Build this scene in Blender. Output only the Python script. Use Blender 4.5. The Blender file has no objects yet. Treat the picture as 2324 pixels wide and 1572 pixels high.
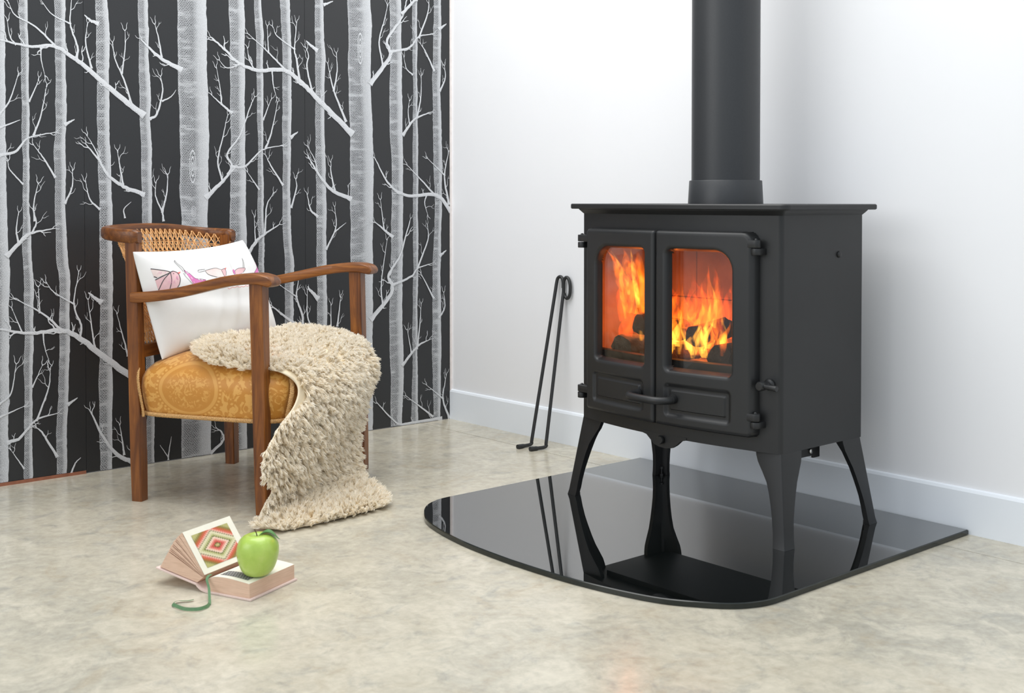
import bpy, bmesh, math, random
import numpy as np
from mathutils import Vector, Matrix
from math import sin, cos, pi, radians, sqrt, atan2

random.seed(7); RNG = np.random.default_rng(11)
scene = bpy.context.scene
COL = scene.collection

# ------------------------------------------------------------------ camera
cam_data = bpy.data.cameras.new('camera')
cam = bpy.data.objects.new('camera', cam_data)
COL.objects.link(cam)
cam.location = (3.25334, -2.54400, 0.75)
cam.rotation_euler = (radians(90 - 1.2), 0, radians(49.1))
cam_data.sensor_width = 36.0
cam_data.lens = 36.0 * 2737.0 / 2324.0
cam_data.shift_y = -0.11862
cam_data.clip_start = 0.05
cam_data.dof.use_dof = True
cam_data.dof.focus_distance = 3.35
cam_data.dof.aperture_fstop = 9.0
scene.camera = cam

# ------------------------------------------------------------------ light
world = bpy.data.worlds.new('daylight'); scene.world = world
world.use_nodes = True
bg = world.node_tree.nodes['Background']
bg.inputs[0].default_value = (0.84, 0.92, 1.0, 1)
bg.inputs[1].default_value = 0.82

def area(name, loc, target, sx, sy, power, col):
    d = bpy.data.lights.new(name, 'AREA'); d.shape = 'RECTANGLE'
    d.size = sx; d.size_y = sy; d.energy = power; d.color = col
    o = bpy.data.objects.new(name, d); COL.objects.link(o)
    o.location = loc
    o.rotation_euler = (Vector(target) - Vector(loc)).to_track_quat('-Z', 'Y').to_euler()
    return o
area('roof_light', (0.65, -1.05, 2.5), (0.68, -0.6, 0), 2.3, 1.9, 50, (1.0, 0.985, 0.955))
area('flue_shadow_fill', (2.5, -1.7, 2.6), (2.2, -0.9, 0), 1.8, 1.6, 9, (1.0, 0.99, 0.97))  # added fill lamp out of view, lifts the flue's shadow on the wall
area('window_light', (1.0, -4.6, 1.9), (0.9, 0, 0.5), 2.4, 1.8, 26, (1.0, 0.985, 0.96))
scene.cycles.transparent_max_bounces = 64
scene.cycles.max_bounces = 16
scene.cycles.diffuse_bounces = 10

scene.view_settings.view_transform = 'Standard'
scene.view_settings.look = 'None'
scene.view_settings.gamma = 1.0
scene.view_settings.use_curve_mapping = False
scene.view_settings.exposure = 0.19

# ------------------------------------------------------------------ helpers
class MB:
    def __init__(s): s.v = []; s.f = []; s.mi = []; s.cur = 0
    def add(s, vs, fs):
        b = len(s.v); s.v += [tuple(map(float, q)) for q in vs]
        for f in fs: s.f.append(tuple(b + i for i in f)); s.mi.append(s.cur)
    def box(s, x0, x1, y0, y1, z0, z1):
        s.add([(x0,y0,z0),(x1,y0,z0),(x1,y1,z0),(x0,y1,z0),(x0,y0,z1),(x1,y0,z1),(x1,y1,z1),(x0,y1,z1)],
              [(0,3,2,1),(4,5,6,7),(0,1,5,4),(1,2,6,5),(2,3,7,6),(3,0,4,7)])
    def rings(s, rings, cap=True, closed=False):
        n = len(rings[0]); m = len(rings)
        vs = [q for r in rings for q in r]; fs = []
        for k in range(m if closed else m - 1):
            a = k * n; b = ((k + 1) % m) * n
            for i in range(n):
                j = (i + 1) % n; fs.append((a + i, a + j, b + j, b + i))
        if cap and not closed:
            fs.append(tuple(reversed(range(n)))); fs.append(tuple((m - 1) * n + i for i in range(n)))
        s.add(vs, fs)
    def tube(s, pts, r, n=10, cap=True, closed=False, flat=1.0):
        P = [Vector(p) for p in pts]; m = len(P)
        R = r if hasattr(r, '__len__') else [r] * m
        T = []
        for i in range(m):
            if closed: t = P[(i + 1) % m] - P[i - 1]
            else: t = P[min(i + 1, m - 1)] - P[max(i - 1, 0)]
            T.append(t.normalized())
        up = Vector((0, 0, 1)) if abs(T[0].z) < .9 else Vector((1, 0, 0))
        nrm = (up - T[0] * up.dot(T[0])).normalized(); rs = []
        for i in range(m):
            nrm = (nrm - T[i] * nrm.dot(T[i])).normalized(); b = T[i].cross(nrm)
            rs.append([P[i] + (nrm * cos(2 * pi * k / n) * flat + b * sin(2 * pi * k / n)) * R[i] for k in range(n)])
        s.rings(rs, cap, closed)
    def lathe(s, prof, c=(0, 0, 0), n=24, axis='z', cap=True):
        rs = []
        for r, z in prof:
            ring = []
            for k in range(n):
                a = 2 * pi * k / n; x, y = r * cos(a), r * sin(a)
                p = (x, y, z) if axis == 'z' else ((x, z, -y) if axis == 'y' else (z, x, y))
                ring.append((p[0] + c[0], p[1] + c[1], p[2] + c[2]))
            rs.append(ring)
        s.rings(rs, cap)
    def prism(s, poly, fn0, fn1):
        n = len(poly); vs = [fn0(*p) for p in poly] + [fn1(*p) for p in poly]
        s.add(vs, [tuple(reversed(range(n))), tuple(range(n, 2 * n))] + [(i, (i + 1) % n, n + (i + 1) % n, n + i) for i in range(n)])
    def build(s, name, mat, parent=None, smooth=True, world=True, bevel=0, angle=35, seg=2):
        off = parent.location if (parent is not None and world) else Vector((0, 0, 0))
        me = bpy.data.meshes.new(name)
        me.from_pydata([(v[0] - off[0], v[1] - off[1], v[2] - off[2]) for v in s.v], [], s.f)
        mats = mat if isinstance(mat, (list, tuple)) else [mat]
        for m in mats: me.materials.append(m)
        if len(mats) > 1: me.polygons.foreach_set('material_index', s.mi)
        o = bpy.data.objects.new(name, me); COL.objects.link(o)
        bm = bmesh.new(); bm.from_mesh(me)
        bmesh.ops.recalc_face_normals(bm, faces=bm.faces)
        if bevel:
            es = [e for e in bm.edges if len(e.link_faces) == 2 and e.calc_face_angle(0) > radians(30)]
            bmesh.ops.bevel(bm, geom=es, offset=bevel, segments=seg, affect='EDGES', profile=.5, clamp_overlap=True)
        bm.to_mesh(me); bm.free()
        if smooth:
            me.shade_smooth()
            if angle: me.set_sharp_from_angle(angle=radians(angle))
        if parent is not None: o.parent = parent
        return o

def thing(name, label, cat, loc=(0, 0, 0), rz=0, group=None):
    o = bpy.data.objects.new(name, None); COL.objects.link(o)
    o.empty_display_size = .05; o.location = loc; o.rotation_euler = (0, 0, rz)
    o['label'] = label; o['category'] = cat
    if group: o['group'] = group
    return o
def tag(o, label, cat, group=None):
    o['label'] = label; o['category'] = cat
    if group: o['group'] = group
    return o
def structure(o, label=None):
    o['kind'] = 'structure'
    if label: o['label'] = label
    return o
def spline(P, n):
    """Catmull-Rom through the points, n steps per span."""
    P = [np.array(p, float) for p in P]; out = []
    Q = [2 * P[0] - P[1]] + P + [2 * P[-1] - P[-2]]
    for i in range(1, len(Q) - 2):
        a, b, c, d = Q[i - 1], Q[i], Q[i + 1], Q[i + 2]
        for k in range(n):
            t = k / n
            out.append(.5 * (2 * b + (c - a) * t + (2 * a - 5 * b + 4 * c - d) * t * t + (3 * b - a - 3 * c + d) * t ** 3))
    out.append(P[-1]); return out

# ------------------------------------------------------------------ materials
class M:
    def __init__(s, name):
        s.m = bpy.data.materials.new(name); s.m.use_nodes = True
        s.t = s.m.node_tree; s.p = s.t.nodes['Principled BSDF']; s.out = s.t.nodes['Material Output']
    def n(s, typ, **kw):
        nd = s.t.nodes.new(typ)
        for k, v in kw.items():
            if k.startswith('_'): setattr(nd, k[1:], v)
            else: nd.inputs[k.replace('__', ' ')].default_value = v
        return nd
    def l(s, a, b): s.t.links.new(a, b)
    def setp(s, **kw):
        for k, v in kw.items(): s.p.inputs[k.replace('__', ' ')].default_value = v
        return s
    def coord(s, kind='Object', scale=(1, 1, 1), rot=(0, 0, 0)):
        c = s.n('ShaderNodeTexCoord'); mp = s.n('ShaderNodeMapping')
        mp.inputs['Scale'].default_value = scale; mp.inputs['Rotation'].default_value = rot
        s.l(c.outputs[kind], mp.inputs[0]); return mp.outputs[0]
    def noise(s, vec, scale, detail=4, rough=.55, dist=0):
        nd = s.n('ShaderNodeTexNoise', Scale=scale, Detail=detail, Roughness=rough, Distortion=dist)
        s.l(vec, nd.inputs['Vector']); return nd.outputs['Fac']
    def ramp(s, fac, stops, interp='LINEAR'):
        nd = s.n('ShaderNodeValToRGB'); cr = nd.color_ramp; cr.interpolation = interp
        while len(cr.elements) < len(stops): cr.elements.new(.5)
        for e, (p, c) in zip(cr.elements, stops):
            e.position = p; e.color = (*c, 1) if len(c) == 3 else c
        s.l(fac, nd.inputs[0]); return nd.outputs[0]
    def mix(s, fac, a, b, blend='MIX'):
        nd = s.n('ShaderNodeMix', _data_type='RGBA', _blend_type=blend)
        for sock, v in ((nd.inputs[0], fac), (nd.inputs[6], a), (nd.inputs[7], b)):
            if isinstance(v, (int, float)): sock.default_value = v
            elif isinstance(v, tuple): sock.default_value = (*v, 1)
            else: s.l(v, sock)
        return nd.outputs[2]
    def math(s, op, a, b=None, clamp=False):
        nd = s.n('ShaderNodeMath', _operation=op, _use_clamp=clamp)
        for i, v in enumerate((a, b)):
            if v is None: continue
            if isinstance(v, (int, float)): nd.inputs[i].default_value = v
            else: s.l(v, nd.inputs[i])
        return nd.outputs[0]
    def bump(s, h, strength=.2, dist=.01):
        nd = s.n('ShaderNodeBump', Strength=strength, Distance=dist); s.l(h, nd.inputs['Height'])
        s.l(nd.outputs[0], s.p.inputs['Normal'])
    def col(s, c):
        if isinstance(c, tuple): s.p.inputs['Base Color'].default_value = (*c, 1)
        else: s.l(c, s.p.inputs['Base Color'])
        return s
W3 = lambda v: (v, v, v)
def wool():
    a = M('cream_wool'); a.t.nodes.remove(a.p)
    c = a.ramp(a.noise(a.coord(), 9, 3), [(.3, (.965, .91, .80)), (.7, (.985, .945, .86))])
    d = a.n('ShaderNodeBsdfDiffuse'); t = a.n('ShaderNodeBsdfTranslucent'); mx = a.n('ShaderNodeMixShader'); mx.inputs[0].default_value = .5
    a.l(c, d.inputs[0]); a.l(c, t.inputs[0]); a.l(d.outputs[0], mx.inputs[1]); a.l(t.outputs[0], mx.inputs[2]); a.l(mx.outputs[0], a.out.inputs['Surface'])
    return a.m

def plain(name, c, rough=.5, var=.06, scale=40, bump=0, metal=0, spec=.5, **kw):
    a = M(name); v = a.coord()
    f = a.noise(v, scale)
    lo = tuple(x * (1 - var) for x in c); hi = tuple(min(1, x * (1 + var)) for x in c)
    a.col(a.ramp(f, [(.3, lo), (.7, hi)])); a.setp(Roughness=rough, Metallic=metal)
    a.p.inputs['Specular IOR Level'].default_value = spec
    if bump: a.bump(f, bump, .002)
    a.setp(**kw); return a.m

def concrete():
    a = M('polished_concrete'); v = a.coord()
    big = a.noise(v, 1.7, 5, .55, .3); mid = a.noise(v, 7.5, 8, .68, .8); fine = a.noise(v, 48, 6, .65, .3)
    md2 = a.noise(a.coord(scale=(1.3, 1, 1), rot=(0, 0, .9)), 13, 7, .66, .6)
    base = a.ramp(big, [(.34, (.375, .355, .295)), (.46, (.475, .440, .355)), (.58, (.555, .505, .40)), (.72, (.44, .42, .36))])
    c = a.mix(a.ramp(mid, [(.40, W3(.65)), (.50, W3(0))]), base, (.655, .60, .485))
    c = a.mix(a.ramp(mid, [(.54, W3(0)), (.70, W3(.52))]), c, (.38, .295, .185))
    c = a.mix(a.ramp(md2, [(.53, W3(0)), (.68, W3(.55))]), c, (.27, .28, .26))
    c = a.mix(a.ramp(md2, [(.32, W3(.45)), (.44, W3(0))]), c, (.66, .61, .49))
    c = a.mix(.24, c, a.ramp(fine, [(.34, (.30, .275, .215)), (.66, (.72, .67, .54))]))
    sp = a.n('ShaderNodeTexVoronoi', Scale=23); a.l(v, sp.inputs['Vector'])
    spots = a.ramp(sp.outputs['Distance'], [(.03, W3(1)), (.06, (0, 0, 0))])
    pick = a.ramp(a.noise(v, 5, 2), [(.60, (0, 0, 0)), (.66, W3(1))])
    c = a.mix(a.math('MULTIPLY', a.math('MULTIPLY', spots, pick), .6), c, (.16, .14, .11))
    a.col(c)
    a.l(a.ramp(mid, [(.3, W3(.16)), (.7, W3(.27))]), a.p.inputs['Roughness'])
    a.bump(fine, .05, .002); a.p.inputs['Specular IOR Level'].default_value = .45
    return a.m

def wood(name, axis, dark=1.0):
    a = M(name)
    sc = {'x': (2.2, 26, 26), 'y': (26, 2.2, 26), 'z': (26, 26, 2.2)}[axis]
    v = a.coord(scale=sc); f = a.noise(v, 1.6, 6, .6, 1.2); g = a.noise(a.coord(scale=sc), 9, 4, .7)
    stain = a.noise(a.coord(), 11, 4, .6)
    c = a.ramp(f, [(.28, (.060 * dark, .015 * dark, .004 * dark)), (.5, (.19 * dark, .060 * dark, .010 * dark)), (.75, (.36 * dark, .130 * dark, .024 * dark))])
    c = a.mix(a.ramp(g, [(.5, W3(0)), (.75, W3(.45))]), c, (.06, .02, .008))
    c = a.mix(a.ramp(stain, [(.58, W3(0)), (.80, W3(.4))]), c, (.08, .026, .008))
    a.col(c); a.setp(Roughness=.34, Coat__Weight=.15, Coat__Roughness=.12); a.p.inputs['Specular IOR Level'].default_value = .35; a.bump(g, .04, .002)
    return a.m

def iron():
    a = M('matt_black_cast_iron'); v = a.coord(); f = a.noise(v, 420, 3, .6)
    a.col(a.ramp(a.noise(v, 6, 3), [(.3, (.0105, .011, .0115)), (.7, (.0145, .015, .016))]))
    a.setp(Roughness=.43); a.p.inputs['Specular IOR Level'].default_value = .5
    a.bump(f, .12, .0006); return a.m

def bark(name, small=False):
    a = M(name)
    um = a.n('ShaderNodeUVMap', _uv_map='metres'); un = a.n('ShaderNodeUVMap', _uv_map='across')
    sx = a.n('ShaderNodeSeparateXYZ'); a.l(un.outputs[0], sx.inputs[0])
    nz = a.n('ShaderNodeTexNoise', Scale=75, Detail=3); a.l(um.outputs[0], nz.inputs['Vector'])
    warp = a.n('ShaderNodeVectorMath', _operation='MULTIPLY_ADD'); a.l(nz.outputs['Color'], warp.inputs[0])
    warp.inputs[1].default_value = (.006, .006, 0); a.l(um.outputs[0], warp.inputs[2])
    br = a.n('ShaderNodeTexBrick', Scale=1.0)
    br.inputs['Brick Width'].default_value = .0052 if small else .0070
    br.inputs['Row Height'].default_value = .0031 if small else .0040
    br.inputs['Mortar Size'].default_value = .00036 if small else .00048
    br.inputs['Mortar Smooth'].default_value = .1
    br.inputs['Color1'].default_value = (1, 1, 1, 1); br.inputs['Color2'].default_value = (.9, .9, .9, 1)
    br.inputs['Mortar'].default_value = (0, 0, 0, 1)
    a.l(warp.outputs[0], br.inputs['Vector'])
    mp = a.n('ShaderNodeMapping'); mp.inputs['Scale'].default_value = (13, 52, 1); a.l(um.outputs[0], mp.inputs[0])
    n2 = a.noise(mp.outputs[0], 1.0, 4, .6)
    st = a.n('ShaderNodeTexNoise', Scale=380, Detail=1); a.l(um.outputs[0], st.inputs['Vector'])
    stip = a.ramp(st.outputs['Fac'], [(.44, W3(1)), (.52, W3(0))])
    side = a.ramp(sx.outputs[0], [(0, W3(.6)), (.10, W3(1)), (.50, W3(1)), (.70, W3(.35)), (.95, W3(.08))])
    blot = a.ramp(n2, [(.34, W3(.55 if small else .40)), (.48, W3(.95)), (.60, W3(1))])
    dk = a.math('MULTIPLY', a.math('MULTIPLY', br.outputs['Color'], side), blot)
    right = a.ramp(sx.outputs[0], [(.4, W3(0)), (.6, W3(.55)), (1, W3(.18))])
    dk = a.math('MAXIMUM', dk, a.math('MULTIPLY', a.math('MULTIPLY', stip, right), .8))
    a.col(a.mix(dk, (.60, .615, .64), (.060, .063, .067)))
    a.setp(Roughness=.5); return a.m

def branch_ink():
    a = M('branch_print_ink')
    um = a.n('ShaderNodeUVMap', _uv_map='metres'); un = a.n('ShaderNodeUVMap', _uv_map='across')
    sx = a.n('ShaderNodeSeparateXYZ'); a.l(un.outputs[0], sx.inputs[0])
    st = a.n('ShaderNodeTexNoise', Scale=480, Detail=1); a.l(um.outputs[0], st.inputs['Vector'])
    stip = a.ramp(st.outputs['Fac'], [(.46, W3(1)), (.54, W3(0))])
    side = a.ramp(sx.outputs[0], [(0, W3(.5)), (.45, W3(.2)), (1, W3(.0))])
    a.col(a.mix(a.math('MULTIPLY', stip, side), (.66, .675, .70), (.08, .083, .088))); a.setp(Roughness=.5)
    return a.m

def damask():
    a = M('gold_damask'); v = a.coord()
    s = a.n('ShaderNodeSeparateXYZ'); a.l(v, s.inputs[0])
    n1 = a.noise(v, 30, 3, .5, 2.2); n2 = a.noise(v, 75, 2, .5, 1.5)
    leaf = a.ramp(n1, [(.50, W3(0)), (.53, W3(1))])
    leaf2 = a.ramp(n2, [(.50, W3(0)), (.55, W3(1))])
    # oval medallion on the flank: centre u .15, z .285
    ex = a.math('DIVIDE', a.math('SUBTRACT', s.outputs[0], .155), .088)
    ez = a.math('DIVIDE', a.math('SUBTRACT', s.outputs[2], .288), .066)
    r = a.math('MULTIPLY', a.math('SQRT', a.math('ADD', a.math('MULTIPLY', ex, ex), a.math('MULTIPLY', ez, ez))), .5)
    ang = a.math('ARCTAN2', ez, ex)
    ring = a.ramp(r, [(.42, W3(0)), (.43, W3(1)), (.475, W3(1)), (.485, W3(0))])
    dots = a.math('MULTIPLY', a.ramp(r, [(.495, W3(0)), (.505, W3(1)), (.53, W3(1)), (.54, W3(0))]),
                  a.math('GREATER_THAN', a.math('SINE', a.math('MULTIPLY', ang, 46)), 0))
    outside = a.ramp(r, [(.53, W3(0)), (.56, W3(1))]); inside = a.ramp(r, [(.31, W3(1)), (.38, W3(0))])
    pat = a.math('MULTIPLY', leaf, outside)
    pat = a.math('MAXIMUM', pat, a.math('MULTIPLY', leaf2, a.math('MULTIPLY', inside, .8)))
    pat = a.math('MAXIMUM', pat, a.math('MULTIPLY', ring, .75)); pat = a.math('MAXIMUM', pat, dots)
    weave = a.noise(a.coord(scale=(1, 1, 6)), 500, 2)
    c = a.mix(a.math('MULTIPLY', pat, .8), (.52, .215, .022), (.70, .37, .085))
    a.col(c); a.setp(Roughness=.42, Sheen__Weight=.25); a.bump(weave, .12, .0008)
    return a.m

def flame(name, col, dens, nscale):
    a = M(name); a.t.nodes.remove(a.p)
    em = a.n('ShaderNodeEmission'); em.inputs[0].default_value = (*col, 1)
    v = a.coord(scale=(1, 1, .45)); f = a.noise(v, nscale, 3, .5, 1.6)
    s = a.ramp(f, [(.34, W3(.0)), (.50, W3(.35)), (.66, W3(1))])
    a.l(a.math('MULTIPLY', s, dens), em.inputs[1]); a.l(em.outputs[0], a.out.inputs['Volume'])
    return a.m

def pane_glass():
    a = M('stove_glass'); a.t.nodes.remove(a.p)
    tr = a.n('ShaderNodeBsdfTransparent'); gl = a.n('ShaderNodeBsdfGlossy'); gl.inputs['Roughness'].default_value = .02
    tr.inputs[0].default_value = (.93, .90, .86, 1)
    fr = a.n('ShaderNodeFresnel', IOR=1.45); mx = a.n('ShaderNodeMixShader'); geo = a.n('ShaderNodeNewGeometry')
    a.l(a.math('SUBTRACT', 1.45, a.math('MULTIPLY', geo.outputs['Backfacing'], 1.45 - 1 / 1.45)), fr.inputs['IOR'])
    a.l(fr.outputs[0], mx.inputs[0]); a.l(tr.outputs[0], mx.inputs[1]); a.l(gl.outputs[0], mx.inputs[2])
    a.l(mx.outputs[0], a.out.inputs['Surface']); return a.m

def ikat():
    """flame-stitch print: nested zigzag diamonds in rose, cream and olive."""
    a = M('flame_stitch_print'); un = a.n('ShaderNodeUVMap', _uv_map='uv'); s = a.n('ShaderNodeSeparateXYZ'); a.l(un.outputs[0], s.inputs[0])
    q = lambda v, n: a.math('DIVIDE', a.math('FLOOR', a.math('MULTIPLY', v, n)), n)
    dx = a.math('ABSOLUTE', a.math('SUBTRACT', q(s.outputs[0], 40), .49)); dy = a.math('ABSOLUTE', a.math('SUBTRACT', q(s.outputs[1], 22), .48))
    saw = a.math('MULTIPLY', a.math('PINGPONG', a.math('MULTIPLY', s.outputs[1], 22), .5), .05)
    d = a.math('ADD', a.math('ADD', a.math('MULTIPLY', dx, 1.25), a.math('MULTIPLY', dy, 1.0)), saw)
    c = a.ramp(d, [(0, (.66, .58, .36)), (.07, (.45, .36, .12)), (.11, (.10, .075, .02)), (.14, (.52, .06, .04)), (.22, (.72, .20, .16)), (.28, (.80, .52, .40)), (.33, (.82, .64, .50)),
                   (.36, (.11, .11, .035)), (.40, (.36, .37, .13)), (.47, (.62, .58, .34)), (.55, (.74, .68, .48)), (.59, (.16, .14, .04)), (.62, (.80, .50, .40)), (.70, (.66, .12, .07)), (.80, (.40, .13, .03)), (.88, (.22, .20, .05)), (.96, (.45, .42, .16))])
    a.col(c); a.setp(Roughness=.5); return a.m

def textplate():
    a = M('printed_text_plate'); un = a.n('ShaderNodeUVMap', _uv_map='uv')
    br = a.n('ShaderNodeTexBrick', Scale=1.0); br.inputs['Brick Width'].default_value = .09; br.inputs['Row Height'].default_value = .22
    br.inputs['Mortar Size'].default_value = .02
    br.inputs['Color1'].default_value = (.03, .03, .03, 1); br.inputs['Color2'].default_value = (.10, .10, .10, 1); br.inputs['Mortar'].default_value = (.30, .30, .29, 1)
    a.l(un.outputs[0], br.inputs['Vector']); a.col(br.outputs['Color']); a.setp(Roughness=.6); return a.m

def page_edge():
    a = M('paper_edges'); f = a.noise(a.coord(scale=(20, 20, 900)), 1.0, 3); g = a.noise(a.coord(), 30, 3)
    c = a.mix(g, (.68, .45, .32), (.80, .58, .44)); a.col(a.mix(a.ramp(f, [(.35, W3(.35)), (.6, W3(0))]), c, (.42, .25, .15)))
    a.setp(Roughness=.8); return a.m

def apple_skin():
    a = M('green_apple_skin'); v = a.coord(); f = a.noise(v, 22, 4); sp = a.n('ShaderNodeTexVoronoi', Scale=300); a.l(v, sp.inputs['Vector'])
    c = a.ramp(f, [(.3, (.33, .49, .065)), (.55, (.42, .58, .10)), (.75, (.52, .64, .17))])
    c = a.mix(a.ramp(sp.outputs['Distance'], [(.08, W3(.45)), (.16, W3(0))]), c, (.55, .72, .25))
    a.col(c); a.setp(Roughness=.28, Coat__Weight=.3, Coat__Roughness=.15, Subsurface__Weight=.08, Subsurface__Radius=(.01, .015, .004)); return a.m

def ember_log():
    a = M('charred_firewood'); v = a.coord(); f = a.noise(v, 60, 5, .65, .5); g = a.noise(v, 22, 4)
    a.col(a.ramp(f, [(.3, (.006, .005, .004)), (.6, (.026, .015, .010)), (.8, (.07, .034, .02))])); a.setp(Roughness=.9); a.bump(f, .8, .006)
    return a.m

def firebrick():
    a = M('firebrick_liner'); v = a.coord()
    a.col(a.ramp(a.noise(v, 12, 4), [(.3, (.11, .065, .045)), (.7, (.20, .125, .08))])); a.setp(Roughness=.9); return a.m

m_wall = plain('white_wall_paint', (.845, .85, .87), .55, .008, 3, 0)
m_skirt = plain('pale_blue_white_gloss', (.82, .86, .91), .35, .01, 3)
m_floor = concrete(); m_paper = plain('charcoal_wallpaper', (.021, .022, .024), .36, .08, 300, .04)
m_bark = bark('trunk_print_ink'); m_bark2 = bark('thin_trunk_print_ink', True); m_twig = branch_ink()
m_iron = iron(); m_paint = plain('black_flue_paint', (.026, .028, .031), .42, .06, 200, .05)
m_wood_x = wood('mahogany_along', 'x'); m_wood_z = wood('mahogany_upright', 'z'); m_wood_y = wood('mahogany_across', 'y', .85)
m_cane = plain('honey_cane', (.80, .43, .17), .38, .2, 60); m_gold = damask()
m_gimp = plain('woven_gold_braid', (.56, .32, .12), .6, .4, 420, .6)
m_cotton = plain('white_cotton', (.84, .835, .825), .85, .015, 30, .1)
m_wool = wool(); m_hide = plain('sheepskin_hide', (.80, .69, .50), .8, .06, 30)
m_red = plain('terracotta_edge', (.30, .11, .06), .6, .15, 60); m_pink = plain('plaster_edge', (.80, .74, .72), .7, .06, 60)
m_hearth = M('black_glass').col((.004, .005, .005)).setp(Roughness=.012, IOR=2.05, Coat__Weight=.8, Coat__IOR=1.5, Coat__Roughness=.01).m
m_edge = plain('hearth_glass_edge', (.008, .012, .010), .12, .1, 60)
m_glass = pane_glass(); m_log = ember_log(); m_brick = firebrick()
m_ash = plain('grey_ash', (.22, .20, .18), .95, .3, 60, .4)
m_steel = plain('bright_steel', (.55, .55, .54), .25, .05, 60, 0, 1.0)
m_tool = plain('black_steel_rod', (.020, .021, .022), .5, .1, 90)
m_page = plain('cream_page', (.83, .79, .67), .7, .02, 40); m_edgep = page_edge(); m_cover = plain('pink_book_cloth', (.74, .58, .52), .7, .05, 300, .2)
m_ribbon = plain('green_ribbon', (.105, .215, .10), .55, .15, 200); m_ikat = ikat(); m_text = textplate()
m_apple = apple_skin(); m_stem = plain('apple_stem', (.10, .06, .025), .7, .2, 90); m_leaf = plain('apple_leaf', (.07, .19, .045), .45, .2, 60)
INK = dict(pale=plain('pale_pink_print', (.80, .66, .63), .85, .04, 90), pink=plain('blush_pink_print', (.76, .50, .52), .85, .07, 60),
           magenta=plain('magenta_print', (.72, .22, .50), .85, .05, 60), red=plain('coral_print', (.78, .22, .20), .85, .05, 60),
           dark=plain('charcoal_print', (.07, .065, .07), .85, .1, 60), white=plain('white_print', (.85, .83, .84), .85, .02, 60))
m_fl = [flame('yellow_flame', (1.0, .42, .045), 200, 38), flame('orange_flame', (1.0, .19, .011), 105, 30), flame('red_flame', (1.0, .085, .004), 46, 24)]

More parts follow.
